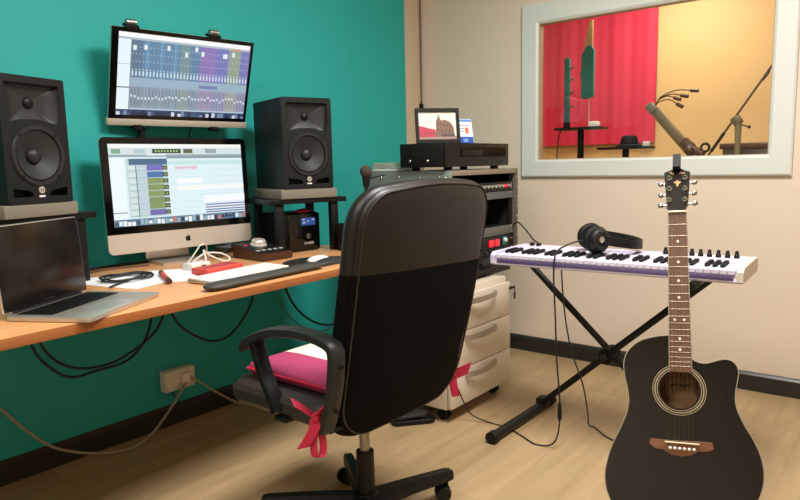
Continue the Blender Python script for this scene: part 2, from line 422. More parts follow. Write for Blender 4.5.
def make_stand(label, w=0.375, d=0.31, hh=0.243):
    t = thing('speaker_stand', label, 'speaker stand', group='desktop speaker stands')
    MB().box((0, 0, hh - 0.011), (w, d, 0.022), bev=0.002).build('shelf', 'black', t)
    for sx in (-1, 1):
        for sy in (-1, 1):
            MB().box((sx * (w / 2 - 0.055), sy * (d / 2 - 0.03), (hh - 0.022) / 2), (0.034, 0.034, hh - 0.022), bev=0.002).build('leg', 'black', t)
    return t
SPK = [((-1.455, -0.345), -0.314, 'right'), ((-2.650, -0.275), 0.30, 'left')]
pr_ = None
for (x, y), rz, side in SPK:
    if side == 'right':
        sp = make_speaker('black two way speaker to the right of the monitors, nearer the equipment rack')
        pd = make_pad('grey foam pad under the speaker on the right of the monitors')
        st = make_stand('low black stand on the desk over the uninterruptible power supply box')
        s0, p0, st0 = sp, pd, st
    else:
        sp = copy_tree(s0); sp['label'] = 'black two way speaker at the left edge above the open laptop'
        pd = p0.copy(); COL.objects.link(pd); pd['label'] = 'grey foam pad under the speaker above the open laptop'
        st = copy_tree(st0); st['label'] = 'low black stand on the desk behind the open laptop'
    st.location = (x + (0.0 if side == "right" else 0.036), y + (0.0 if side == 'right' else 0.02), DZ); st.rotation_euler = (0, 0, rz)
    zt = DZ + 0.243
    pd.location = (x, y, zt); pd.rotation_euler = (0, 0, rz)
    sp.location = (x, y, zt + 0.042); sp.rotation_euler = (0, 0, rz)

# ================================================================== COMPUTERS
def bezel(mb, w, h, bw, bt, bb, t, r):
    mb.plate(rrect(w, h, r, 6, 0, h / 2), [[(-w / 2 + bw, bb), (w / 2 - bw, bb), (w / 2 - bw, h - bt), (-w / 2 + bw, h - bt)]], -0.0005, 0.004, XZ)

# --- main all-in-one
im = thing('desktop_computer', 'silver all-in-one computer standing on the desk showing an audio arrangement', 'computer', (-1.945, -0.2, DZ), -0.108)
TL = Matrix.Translation((0, 0, 0.055)) @ Matrix.Rotation(-0.035, 4, 'X').inverted()
TL = Matrix.Translation((0, 0, 0.055)) @ Matrix.Rotation(-0.035, 4, 'X')
w, h = 0.638, 0.457; chin = 0.078
mb = MB()
rear = [(rrect(w, h, 0.02, 6, 0, h / 2), 0.004), (rrect(w, h, 0.02, 6, 0, h / 2), 0.012), (rrect(w * 0.8, h * 0.78, 0.05, 6, 0, h / 2), 0.03), (rrect(w * 0.35, h * 0.35, 0.05, 6, 0, h / 2), 0.045)]
mb.rings([[TL @ V((p[0], y, p[1])) for p in L] for L, y in rear])
mb.build('case', 'alu', im)
ol = rrect(w, h, 0.02, 6, 0, h / 2)
ch = [p for p in ol if p[1] < chin]; ch = sorted([p for p in ch if p[0] < 0], key=lambda p: -p[1]) + sorted([p for p in ch if p[0] >= 0], key=lambda p: p[1])
ch = [(-w / 2, chin)] + ch + [(w / 2, chin)]
MB().prism(ch, -0.0005, 0.0045, TL @ XZ).build('chin', 'alud', im, angle=25)
top = [p for p in ol if p[1] >= chin]
top = sorted([p for p in top if p[0] >= 0], key=lambda p: p[1]) + sorted([p for p in top if p[0] < 0], key=lambda p: -p[1])
top = [(w / 2, chin)] + top + [(-w / 2, chin)]
hole = [(-w / 2 + 0.03, chin + 0.03), (w / 2 - 0.024, chin + 0.03), (w / 2 - 0.024, h - 0.026), (-w / 2 + 0.03, h - 0.026)]
MB().prism(top, -0.0008, 0.0045, TL @ XZ).build('bezel', 'blackg', im, angle=25)
R_ = []
def r_(u0, v0, u1, v1, c): R_.append((u0, v0, u1, v1, c))
r_(0, 0, 1, 1, (222, 240, 246)); r_(0, 0.955, 1, 1, (246, 246, 244)); r_(0, 0.87, 1, 0.955, (212, 226, 226))
for u0, u1, c in ((0.02, 0.08, (120, 170, 140)), (0.17, 0.25, (180, 200, 205)), (0.30, 0.51, (44, 62, 40)), (0.53, 0.60, (90, 100, 80)), (0.70, 0.77, (150, 165, 170)), (0.775, 0.785, (70, 80, 80))): r_(u0, 0.885, u1, 0.94, c)
for k in range(8): r_(0.32 + k * 0.022, 0.90, 0.332 + k * 0.022, 0.925, (170, 190, 120))
r_(0.0, 0.84, 1, 0.87, (150, 170, 178)); r_(0.26, 0.86, 0.40, 0.875, (235, 240, 245))
r_(0.40, 0.82, 1, 0.845, (112, 138, 150))
for k in range(26): r_(0.41 + k * 0.0225, 0.822, 0.416 + k * 0.0225, 0.84, (190, 205, 210))
r_(0.0, 0.08, 0.095, 0.84, (236, 248, 250)); r_(0.0, 0.16, 0.095, 0.172, (120, 140, 150))
r_(0.11, 0.1, 0.40, 0.82, (190, 214, 214)); r_(0.13, 0.745, 0.40, 0.82, (70, 104, 136))
rows = [((118, 108, 190), 0.672), ((74, 112, 170), 0.588), ((134, 152, 98), 0.508), ((130, 150, 96), 0.428), ((136, 154, 100), 0.348), ((128, 148, 96), 0.268), ((134, 152, 98), 0.195), ((112, 108, 178), 0.115)]
for c, v in rows:
    r_(0.25, v, 0.365, v + 0.072, c); r_(0.365, v + 0.008, 0.40, v + 0.06, (54, 60, 58)); r_(0.373, v + 0.02, 0.392, v + 0.045, (140, 160, 80))
    r_(0.12, v + 0.01, 0.17, v + 0.06, (214, 228, 226)); r_(0.19, v + 0.03, 0.245, v + 0.065, (196, 204, 224)); r_(0.125, v, 0.25, v + 0.004, (140, 160, 168))
r_(0.172, 0.1, 0.178, 0.74, (92, 112, 122))
for v in (0.66, 0.58, 0.50, 0.42, 0.34, 0.26, 0.18): r_(0.41, v, 1, v + 0.003, (196, 214, 222))
r_(0.40, 0.74, 1, 0.79, (196, 228, 224))
for k in range(22):
    hh = random.uniform(0.008, 0.03); r_(0.455 + k * 0.008, 0.70 - hh, 0.459 + k * 0.008, 0.70 + hh, (226, 120, 140))
r_(0.46, 0.50, 0.66, 0.56, (248, 250, 250)); r_(0.46, 0.41, 1, 0.47, (246, 250, 248))
for k in range(46): r_(0.47 + k * 0.0115, 0.447, 0.474 + k * 0.0115, 0.453, (232, 176, 120))
r_(0.66, 0.24, 1, 0.33, (246, 250, 252))
for v, c in ((0.20, (96, 92, 160)), (0.165, (150, 104, 150)), (0.13, (92, 88, 156)), (0.10, (70, 74, 130))): r_(0.67, v, 1, v + 0.014, c)
r_(0, 0, 1, 0.085, (96, 124, 150))
for k in range(34):
    u = k / 34; g = random.choice([(226, 236, 240), (60, 84, 112), (150, 176, 190), (40, 56, 80), (200, 120, 110), (240, 244, 244)])
    r_(u, random.uniform(0, 0.02), u + 0.024, random.uniform(0.05, 0.078), g)
sw, sh = hole[1][0] - hole[0][0], hole[2][1] - hole[0][1]
painted('display', sw, sh, R_, 'screen', im, TL @ Matrix.Translation(((hole[0][0] + hole[1][0]) / 2, -0.0015, hole[0][1])))
# fruit emblem on the chin
ap = [(0, .30), (.10, .36), (.24, .40), (.38, .33), (.46, .22), (.37, .10), (.34, -.04), (.38, -.16), (.48, -.25), (.40, -.42), (.28, -.55), (.18, -.56), (.06, -.51), (-.06, -.51), (-.18, -.56), (-.28, -.55), (-.42, -.36), (-.48, -.10), (-.46, .14), (-.36, .31), (-.22, .39), (-.10, .36)]
lf = [(0.0, .42), (.03, .58), (.18, .68), (.18, .55), (.10, .46)]
e = MB(); Q = TL @ Matrix.Translation((0.012, 0, 0.040)) @ XZ
e.prism([(x * 0.024, y * 0.024) for x, y in ap], -0.0014, 0.0, Q); e.prism([(x * 0.024, y * 0.024) for x, y in lf], -0.0014, 0.0, Q)
e.build('emblem', 'blackm', im)
# L shaped foot
fx = -0.045
foot = MB(); foot.sweep([(fx, -0.075, 0.005), (fx, 0.02, 0.005), (fx, 0.07, 0.006), (fx, 0.085, 0.02), (fx, 0.08, 0.08), (fx, 0.048, 0.2), (fx, 0.044, 0.24)], [(-0.095, -0.005), (0.095, -0.005), (0.095, 0.005), (-0.095, 0.005)], (1, 0, 0), 4)
foot.build('foot', 'alu', im)

# --- upper display, hung leaning forward above it
up = thing('wall_monitor', 'silver chinned display hung above the computer leaning forward, showing a mixer', 'monitor', (-1.867, -0.1, 1.33), -0.143)
w, h = 0.61, 0.383
TU = Matrix.Rotation(0.324, 4, 'X')
MB().prism(rrect(w, h, 0.006, 4, 0, h / 2), 0.004, 0.022, TU @ XZ, bev=0.004).build('case', 'alu', up)
mb = MB(); mb.box((0, 0.008, 0.0135), (w + 0.012, 0.026, 0.027), bev=0.002); mb.bm.transform(TU); mb.build('chin', 'alud', up)
MB().prism([(-w / 2, 0.027), (w / 2, 0.027), (w / 2, h), (-w / 2, h)], -0.0008, 0.0045, TU @ XZ).build('bezel', 'blackg', up)
R_ = []
r_(0, 0, 1, 1, (120, 152, 178)); r_(0, 0.945, 1, 1, (250, 250, 250)); r_(0, 0.92, 1, 0.945, (176, 192, 204))
r_(0, 0.07, 0.085, 0.92, (232, 246, 250)); r_(0, 0.335, 0.085, 0.35, (96, 116, 130)); r_(0, 0.62, 0.085, 0.63, (190, 206, 214))
N = 36
for k in range(N):
    u = 0.09 + k * 0.91 / N; d = 0.91 / N
    if u < 0.155: c = (78, 104, 130)
    elif u < 0.44: c = (84, 124, 158) if k % 4 else (96, 146, 184)
    elif u < 0.50: c = (110, 140, 140)
    elif u < 0.58: c = (84, 120, 158)
    elif u < 0.70: c = (142, 100, 178)
    elif u < 0.82: c = (112, 104, 188)
    elif u < 0.92: c = (148, 160, 128)
    else: c = (116, 106, 178)
    c = tuple(int(x * 0.72 + y * 0.28) for x, y in zip(c, (140, 165, 190)))
    r_(u, 0.47, u + d, 0.92, c)
    r_(u + d * 0.3, 0.49, u + d * 0.75, 0.55, (206, 222, 232)); r_(u + d * 0.3, 0.56, u + d * 0.65, 0.575, (198, 214, 226))
    for v in (0.66, 0.75, 0.83): r_(u + d * 0.25, v, u + d * 0.5, v + 0.014, (186, 204, 216))
    r_(u, 0.09, u + d, 0.36, tuple(int(x * 0.45 + 96) for x in c))
    r_(u + d * 0.42, 0.13, u + d * 0.55, 0.33, (70, 92, 116)); v = random.choice([0.22, 0.23, 0.25, 0.2]); r_(u + d * 0.3, v, u + d * 0.7, v + 0.03, (222, 234, 240))
r_(0.09, 0.36, 1, 0.47, (154, 178, 196)); r_(0.60, 0.385, 0.75, 0.425, (118, 128, 170)); r_(0.09, 0.075, 1, 0.09, (190, 206, 216))
for u, v in ((0.10, 0.80), (0.175, 0.815), (0.34, 0.83), (0.475, 0.77), (0.55, 0.85), (0.6, 0.80), (0.775, 0.80), (0.79, 0.80), (0.85, 0.83)): r_(u, v, u + 0.022, v + 0.06, (226, 236, 240))
r_(0.84, 0.92, 0.92, 0.935, (230, 150, 90))
r_(0, 0, 1, 0.07, (52, 66, 100))
for k in range(40):
    u = k / 40; g = random.choice([(120, 136, 170), (40, 52, 84), (70, 88, 120), (210, 216, 226), (30, 40, 70)]); r_(u, 0, u + 0.025, random.uniform(0.02, 0.066), g)
painted('display', w - 0.042, h - 0.06, R_, 'screen', up, TU @ Matrix.Translation((0.005, -0.0015, 0.044)))
for ux in (-0.235, 0.11):
    c = MB(); c.box((ux, 0.0, h + 0.008), (0.05, 0.05, 0.012), bev=0.003); c.bm.transform(TU)
    cl = c.build('clamp', 'blackm', up)
    c = MB(); c.cyl((ux - 0.02, 0.0, h + 0.02), (ux + 0.018, 0.0, h + 0.02), 0.013, 0.013, 16); c.bm.transform(TU); c.build('clamp_roller', 'steel', cl)
for ux in (-0.19, 0.15):
    c = MB(); c.box((ux, 0.0, -0.006), (0.04, 0.045, 0.02), bev=0.004); c.bm.transform(TU); c.build('lower_clip', 'blackm', up)
MB().box((0, 0.07, 0.19), (0.14, 0.08, 0.14), bev=0.006).build('wall_bracket', 'blackm', up)
MB().tube([(-0.165, 0.03, 0.02), (-0.165, 0.02, -0.06), (-0.165, 0.04, -0.14)], 0.015, 12).build('support_arm', 'blackm', up)
cable('monitor_cable', 'thin black cable dropping from the wall display behind the computer', [(-1.80, -0.09, 1.34), (-1.805, -0.06, 1.29), (-1.80, -0.05, 1.15), (-1.80, -0.04, 0.95), (-1.80, -0.1, 0.772)], 0.004, 'cablek')
cable('monitor_cable', 'thin looping cable left of centre beneath the wall display', [(-1.98, -0.06, 1.35), (-2.0, -0.035, 1.31), (-2.04, -0.03, 1.27), (-2.06, -0.03, 1.1), (-2.05, -0.05, 0.9), (-2.03, -0.08, 0.772)], 0.0025, 'cablek')

# --- laptop
la = math.radians(29.3)
lp = thing('laptop', 'open silver laptop with a dark screen at the left end of the desk', 'laptop', (-2.715, -0.69, DZ), la)
LW, LD = 0.345, 0.245
MB().prism(rrect(LW, LD, 0.014, 5, 0, -LD / 2), 0.001, 0.014, I4, bev=0.002).build('base', 'alu', lp)
MB().box((0, -0.068, 0.0137), (LW * 0.86, 0.105, 0.001)).build('key_well', 'blackm', lp)
k_ = MB()
for r in range(6):
    for c in range(14):
        k_.box((-LW * 0.43 + 0.0105 + c * 0.0212, -0.024 - r * 0.0178, 0.0147), (0.018, 0.0148, 0.0016))
k_.build('keyboard', 'black', lp)
MB().box((0, -0.185, 0.0141), (0.12, 0.085, 0.0006)).build('trackpad', mat('pale_aluminium', rgb(176, 178, 172), 0.3, metal=0.5), lp)
MB().cyl((-LW * 0.4, 0.0, 0.014), (LW * 0.4, 0.0, 0.014), 0.005, n=12).build('hinge', 'blackm', lp)
LT = Matrix.Translation((0, 0.002, 0.016)) @ Matrix.Rotation(-math.radians(4), 4, 'X')
lh = 0.232
lid = MB().prism(rrect(LW, lh, 0.01, 5, 0, lh / 2), 0.0, 0.006, LT @ XZ, bev=0.0015).build('lid', 'alu', lp)
s_ = MB(); s_.box((0, -0.0006, lh / 2), (LW - 0.006, 0.0012, lh - 0.006), bev=0.0004); s_.bm.transform(LT); s_.build('screen', mat('dark_glossy_screen', rgb(26, 20, 17), 0.2, spec=0.35), lid)
s_ = MB(); s_.box((0, -0.0014, 0.012), (0.04, 0.0004, 0.003)); s_.bm.transform(LT); s_.build('screen_logotype', 'dgrey', lid)

# ================================================================== THINGS ON THE DESK
def flat(name, label, cat, pts, z, mname, th=0.0006, group=None):
    c = V((sum(p[0] for p in pts) / len(pts), sum(p[1] for p in pts) / len(pts), z))
    return tag(MB().prism(pts, z, z + th).build(name, mname, origin=c), label, cat, group)
def quad(cx, cy, w, d, a):
    c, s_ = math.cos(a), math.sin(a)
    return [(cx + x * c - y * s_, cy + x * s_ + y * c) for x, y in ((-w / 2, -d / 2), (w / 2, -d / 2), (w / 2, d / 2), (-w / 2, d / 2))]
flat('paper_sheet', 'white sheet under the coiled black cable on the desk', 'paper', quad(-2.36, -0.47, 0.21, 0.30, 0.25), DZ, 'paper')
flat('paper_sheet', 'white sheet under the red and black marker in front of the computer', 'paper', quad(-2.23, -0.49, 0.21, 0.30, -0.55), DZ + 0.0008, 'paper')
flat('paper_sheet', 'pale sheet poking out beside the laptop screen edge', 'paper', quad(-2.43, -0.37, 0.16, 0.21, 0.9), DZ + 0.0016, 'paper')
coil = []
for k in range(60):
    a = 2 * PI * k / 24; q = 0.072 + 0.008 * math.sin(k * 0.7)
    coil.append((-2.345 + q * 1.15 * math.cos(a + 0.4), -0.44 + q * 0.95 * math.sin(a + 0.4), DZ + 0.006 + 0.00016 * k + 0.0012 * math.sin(k * 1.3)))
coil = [(-2.47, -0.56, DZ + 0.006), (-2.43, -0.53, DZ + 0.006)] + coil + [(-2.29, -0.44, DZ + 0.018)]
cable('coiled_cable', 'black cable coiled on the white paper beside the laptop', coil, 0.0034, 'cablek', 3)
flat('blue_tag', 'small blue tag lying behind the coiled cable on paper', 'tag', quad(-2.27, -0.335, 0.05, 0.025, 0.5), DZ + 0.0016, mat('blue_card', rgb(50, 110, 175), 0.5), 0.003)
mk = thing('marker_pen', 'red and dark banded marker lying on paper in front of the computer', 'pen', (-2.27, -0.56, DZ + 0.0105), 0)
d0, d1 = V((-0.045, -0.10, 0)), V((0.045, 0.10, 0)); dd = d1 - d0
MB().cyl(d0 + dd * 0.2, d1 - dd * 0.2, 0.009, n=16).build('barrel', 'red', mk)
MB().cyl(d0, d0 + dd * 0.2, 0.0095, n=16).build('cap', 'brownbody', mk)
MB().cyl(d1 - dd * 0.2, d1, 0.0095, n=16).build('end_cap', 'brownbody', mk)
# cables lying along the wall behind the papers
cable('desk_cable', 'black cable trailing along the wall behind the papers', [(-2.55, -0.10, DZ + .006), (-2.40, -0.14, DZ + .006), (-2.25, -0.10, DZ + .006), (-2.1, -0.12, DZ + .006), (-1.97, -0.08, DZ + .006)], 0.005, 'cablek')
cable('desk_cable', 'brown cord crossing the desk between wall and papers', [(-2.60, -0.17, DZ + .004), (-2.42, -0.2, DZ + .004), (-2.28, -0.16, DZ + .004), (-2.12, -0.2, DZ + .004)], 0.004, mat('brown_cord', rgb(96, 62, 44), 0.6))
# keyboard + wrist rest
KB = thing('computer_keyboard', 'slim white computer keyboard in front of the all-in-one computer', 'keyboard', (-2.075, -0.735, DZ), 0.13)
MB().box((0, 0, 0.007), (0.375, 0.135, 0.010), rot=(0.04, 0, 0), bev=0.003).build('case', 'alu', KB)
k_ = MB()
for r in range(6):
    for c in range(19):
        k_.box((-0.1765 + c * 0.0196, 0.052 - r * 0.0206, 0.0145 + 0.0016 * (2.5 - r) * 0.5), (0.0178, 0.018, 0.006), bev=0.0012, seg=1)
k_.build('keys', 'white', KB)
wr_ = MB(); wr_.rings([[V((x, 0.034 * math.cos(a) * s_, max(0.001, 0.014 + 0.014 * s_ * math.sin(a)))) for a in [2 * PI * k / 16 for k in range(16)]] for x, s_ in ((-0.272, 0.25), (-0.266, 0.6), (-0.252, 0.88), (-0.225, 1), (0, 0.9), (0.225, 0.98), (0.25, 0.88), (0.265, 0.6), (0.27, 0.25))])
tag(wr_.build('wrist_rest', mat('charcoal_gel', rgb(60, 59, 54), 0.6), loc=(-2.062, -0.868, DZ), rz=0.08), 'long charcoal wrist rest along the front edge of the white keyboard', 'wrist rest')
# mouse pad and mouse
mp_ = thing('mouse_pad', 'charcoal mouse pad with raised gel wrist support under the white mouse', 'mouse pad', (-1.70, -0.72, DZ), 0.1)
MB().prism([(p.x, p.y) for p in cr([(0.12, -0.1, 0), (0.12, 0.06, 0), (0.0, 0.11, 0), (-0.12, 0.06, 0), (-0.12, -0.1, 0)], 6, True)], 0, 0.005).build('mat', 'dgrey', mp_)
MB().sphere((0, -0.085, 0.006), 0.1, (1.1, 0.38, 0.2)).build('gel_support', mat('charcoal_gel_dark', rgb(42, 42, 40), 0.55), mp_)
ms = thing('computer_mouse', 'low white computer mouse on the charcoal pad', 'mouse', (-1.68, -0.72, DZ + 0.005), -1.4)
b = MB(); b.sphere((0, 0, 0.002), 0.058, (0.62, 1.0, 0.30)); bmesh.ops.bisect_plane(b.bm, geom=list(b.bm.verts) + list(b.bm.edges) + list(b.bm.faces), plane_co=(0, 0, 0), plane_no=(0, 0, -1), clear_outer=True)
b.build('shell', 'white', ms)
MB().box((0, 0, 0.002), (0.056, 0.09, 0.004), bev=0.001).build('underside', 'alu', ms)
# hub, red box and cables in front of the foot
hb = thing('charger_block', 'white charger block with white cable left of the red box', 'charger', (-2.07, -0.455, DZ), 0.1)
MB().box((0, 0, 0.014), (0.09, 0.055, 0.028), bev=0.004).build('body', 'white', hb)
MB().box((0.01, -0.0285, 0.014), (0.018, 0.002, 0.008)).build('port', 'dgrey', hb)
cable('white_lead', 'white charging lead arching behind the red box', [(-2.02, -0.44, DZ + .014), (-1.99, -0.40, DZ + .03), (-1.97, -0.36, DZ + .055), (-1.94, -0.36, DZ + .03), (-1.90, -0.40, DZ + .006), (-1.86, -0.38, DZ + .012), (-1.87, -0.33, DZ + .03), (-1.93, -0.31, DZ + .034), (-1.99, -0.31, DZ + .008)], 0.004, 'cablew')
cable('white_lead', 'second white lead crossing upright in front of the computer foot', [(-2.03, -0.33, DZ + .005), (-2.0, -0.335, DZ + .04), (-1.97, -0.34, DZ + .075), (-1.93, -0.32, DZ + .07), (-1.90, -0.28, DZ + .03), (-1.88, -0.26, DZ + .006)], 0.003, 'cablew')
rb = thing('red_case', 'flat red box lying behind the white keyboard', 'box', (-2.06, -0.575, DZ), 0.12)
MB().box((0, 0, 0.012), (0.18, 0.085, 0.024), bev=0.004).build('body', 'red', rb)
MB().box((0, 0, 0.0245), (0.15, 0.05, 0.001)).build('lid_panel', mat('dark_red', rgb(170, 44, 44), 0.5), rb)
# monitor controller with big dial
ct = thing('monitor_controller', 'black desktop controller with a large silver dial and small buttons', 'audio controller', (-1.728, -0.43, DZ), -0.08)
wedge = [(-0.11, 0.004), (0.11, 0.004), (0.11, 0.05), (0.085, 0.058), (-0.11, 0.03)]
sideM = Matrix(((0, 0, 1, 0), (1, 0, 0, 0), (0, 1, 0, 0), (0, 0, 0, 1)))
MB().prism(wedge, -0.075, 0.075, sideM).build('body', 'brownbody', ct, angle=20)
tq = Matrix.Translation((0, 0, 0.0452)) @ Matrix.Rotation(math.atan2(0.028, 0.195), 4, 'X')
def onct(x, y): return tq @ V((x, y, 0))
b = MB(); b.box((0, 0, 0), (0.150, 0.198, 0.003), bev=0.001); b.bm.transform(tq); b.build('top_plate', 'black', ct)
b = MB(); b.lathe([(0.036, 0.001), (0.036, 0.006), (0.031, 0.010), (0.029, 0.024), (0.026, 0.027)], 32, tq @ Matrix.Translation((0.005, 0.035, 0))); b.build('dial', mat('silver_dial', rgb(214, 206, 194), 0.3, metal=0.4), ct)
for k in range(5):
    b = MB(); b.box((-0.06 + k * 0.029, -0.055, 0.003), (0.018, 0.012, 0.004), bev=0.001); b.bm.transform(tq); b.build('button', mat('grey_button', rgb(168, 168, 160), 0.4) if k == 0 else bpy.data.materials['grey_button'], ct)
b = MB(); b.box((-0.05, 0.05, 0.002), (0.014, 0.008, 0.003)); b.bm.transform(tq); b.build('indicator', 'redled', ct)
# UPS
ups = thing('power_supply_box', 'black power supply box with a blue display under the right speaker stand', 'power supply', (-1.474, -0.335, DZ), -0.12)
MB().box((0, 0.008, 0.088), (0.178, 0.203, 0.172), bev=0.006).build('housing', 'black', ups)
MB().box((0, -0.098, 0.088), (0.17, 0.012, 0.166), bev=0.004).build('front_panel', 'blackg', ups)
MB().box((0.02, -0.1045, 0.135), (0.078, 0.002, 0.034)).build('lcd', 'lcd', ups)
b = MB(); b.box((-0.005, -0.106, 0.144), (0.012, 0.0006, 0.003)); b.box((-0.004, -0.106, 0.130), (0.016, 0.0006, 0.003)); b.box((0.018, -0.106, 0.136), (0.004, 0.0006, 0.006)); b.box((0.045, -0.106, 0.143), (0.012, 0.0006, 0.004))
b.build('lcd_digits', 'paper', ups)
MB().lathe([(0.012, 0), (0.012, 0.003), (0.009, 0.004)], 20, Matrix.Translation((0.02, -0.104, 0.068)) @ Matrix.Rotation(PI / 2, 4, 'X')).build('power_button', 'steel', ups)
b = MB()
for k, wd in enumerate((0.007, 0.004, 0.008, 0.009, 0.008)): b.box((0.000 + k * 0.0105, -0.1045, 0.037), (wd, 0.0012, 0.011))
b.build('name_mark', mat('silver_print', rgb(150, 142, 130), 0.5), ups)
b = MB(); b.sphere((0, 0, 0.006), 0.035, (1.3, 0.8, 0.3)); b.box((0.015, 0.004, 0.014), (0.05, 0.02, 0.006), rot=(0, 0, 0.4), bev=0.002)
tag(b.build('red_usb_gadget', 'ribbon', loc=(-1.470, -0.405, DZ + 0.1745), rz=0.2), 'small crimson gadget lying on the power supply box', 'gadget')
bx_ = thing('black_power_brick', 'plain black box between the power supply box and office chair', 'box', (-1.335, -0.605, DZ), -0.06)
MB().box((0, 0, 0.062), (0.13, 0.10, 0.124), bev=0.005).build('body', 'blackm', bx_)
MB().box((0, -0.0505, 0.062), (0.10, 0.003, 0.09), bev=0.001).build('front_panel', 'dgrey', bx_)
cable('desk_cable', 'black lead arching over the black box by the speaker stand', [(-1.34, -0.60, DZ + .129), (-1.31, -0.61, DZ + .148), (-1.27, -0.62, DZ + .165), (-1.245, -0.60, DZ + .11), (-1.25, -0.55, DZ + .03), (-1.29, -0.45, DZ + .006)], 0.005, 'cablek')
cable('desk_cable', 'tangle of black cable behind the monitor controller', [(-1.86, -0.29, DZ + .009), (-1.83, -0.25, DZ + .03), (-1.78, -0.28, DZ + .05), (-1.74, -0.24, DZ + .03), (-1.79, -0.22, DZ + .012), (-1.84, -0.27, DZ + .045), (-1.78, -0.30, DZ + .04), (-1.70, -0.25, DZ + .009)], 0.008, 'cablek')
# talkback microphone on the desk, its ball showing over the chair
mic = thing('desk_microphone', 'round foam ball microphone on a thin stem behind the chair back', 'microphone', (-1.40, -0.742, DZ))
MB().lathe([(0.06, 0), (0.06, 0.008), (0.04, 0.014), (0.008, 0.02)], 28).build('base', 'black', mic)
MB().tube([(0, 0, 0.018), (0, 0, 0.2), (0, 0, 0.30)], 0.0055, 10).build('stem', 'black', mic)
MB().cyl((0, 0, 0.29), (0, 0, 0.335), 0.014, 0.018, 16).build('capsule_body', 'black', mic)
MB().sphere((0, 0, 0.355), 0.027, (1, 1, 1), 24).build('windscreen', 'foam', mic)
MB().tube([(0, 0, 0.325), (0.05, -0.02, 0.332), (0.085, -0.035, 0.338)], (0.006, 0.002), 8).build('side_arm', 'black', mic)

# ================================================================== UNDER THE DESK
UD = [('black cable in the lowest loop under the left of the desk', [(-2.62, -0.15, 0.735), (-2.567, -0.15, 0.53), (-2.519, -0.15, 0.443), (-2.444, -0.15, 0.38), (-2.349, -0.15, 0.378), (-2.204, -0.15, 0.392), (-2.11, -0.15, 0.50), (-2.07, -0.15, 0.735)], 0.0055, 'cablek'),
 ('black cable in the shallower loop under the left of the desk', [(-2.59, -0.165, 0.735), (-2.539, -0.165, 0.526), (-2.459, -0.165, 0.43), (-2.348, -0.165, 0.397), (-2.223, -0.165, 0.415), (-2.07, -0.165, 0.51), (-2.0, -0.165, 0.735)], 0.0055, 'cablek'),
 ('black cable in a wide swag under the middle of the desk', [(-2.06, -0.13, 0.735), (-1.99, -0.13, 0.53), (-1.91, -0.13, 0.432), (-1.785, -0.13, 0.366), (-1.672, -0.13, 0.392), (-1.56, -0.13, 0.52), (-1.52, -0.13, 0.735)], 0.0055, 'cablek'),
 ('black cable dropping towards the chair back under the desk', [(-1.39, -0.15, 0.735), (-1.363, -0.15, 0.54), (-1.276, -0.15, 0.405), (-1.138, -0.15, 0.314), (-1.0, -0.15, 0.30), (-0.92, -0.15, 0.42)], 0.006, 'cablek'),
 ('pale green cable swinging low beside the armrest', [(-1.44, -0.12, 0.735), (-1.40, -0.12, 0.52), (-1.32, -0.12, 0.385), (-1.19, -0.12, 0.292), (-1.04, -0.12, 0.265), (-0.92, -0.12, 0.38)], 0.004, mat('pale_green_cable', rgb(66, 120, 100), 0.5))]
for lab_, pts_, r__, m__ in UD: cable('hanging_cable', lab_, pts_, r__, m__, group='cables under the desk')
so = thing('wall_socket', 'white double socket box low on the teal wall with cables', 'socket', (-1.928, -0.014, 0.162))
MB().box((0, -0.024, 0.05), (0.152, 0.048, 0.094), bev=0.006).build('box', 'white', so)
MB().box((0, -0.0495, 0.05), (0.14, 0.004, 0.084), bev=0.002).build('faceplate', mat('ivory_plastic', rgb(222, 216, 200), 0.4), so)
MB().box((0.02, -0.060, 0.055), (0.04, 0.018, 0.045), bev=0.004).build('plug', 'white', so)
cable('power_cable', 'grey power cable drooping from the wall socket to the left', [(-1.912, -0.078, 0.20), (-1.945, -0.09, 0.17), (-2.03, -0.095, 0.085), (-2.10, -0.10, 0.03), (-2.19, -0.118, 0.007), (-2.27, -0.11, 0.009), (-2.35, -0.095, 0.028), (-2.43, -0.09, 0.062), (-2.515, -0.09, 0.118), (-2.60, -0.09, 0.215), (-2.675, -0.09, 0.32), (-2.76, -0.09, 0.42)], 0.0055, 'cableg')
cable('power_cable', 'grey power cable running from the wall socket toward the chair', [(-1.893, -0.078, 0.215), (-1.86, -0.10, 0.19), (-1.78, -0.10, 0.12), (-1.67, -0.105, 0.036), (-1.60, -0.13, 0.008), (-1.54, -0.22, 0.007), (-1.50, -0.38, 0.007), (-1.40, -0.60, 0.007)], 0.0055, 'cableg')
cable('plug_lead', 'short thin black lead tucked beneath the wall socket', [(-1.955, -0.03, 0.16), (-1.94, -0.035, 0.12), (-1.925, -0.04, 0.10), (-1.91, -0.04, 0.085)], 0.003, 'cablek', 6)

# ================================================================== OFFICE CHAIR
CX, CY = -2.07, -1.30
chair = thing('office_chair', 'black high backed swivel office chair turned to the desk with its back to us', 'chair', (CX, CY, 0), 0.0)
ca, sa = 1.0, 0.0
def cl_(x, y, z):
    p = (x - CX, y - CY); return V((p[0] * ca - p[1] * sa, p[0] * sa + p[1] * ca, z))
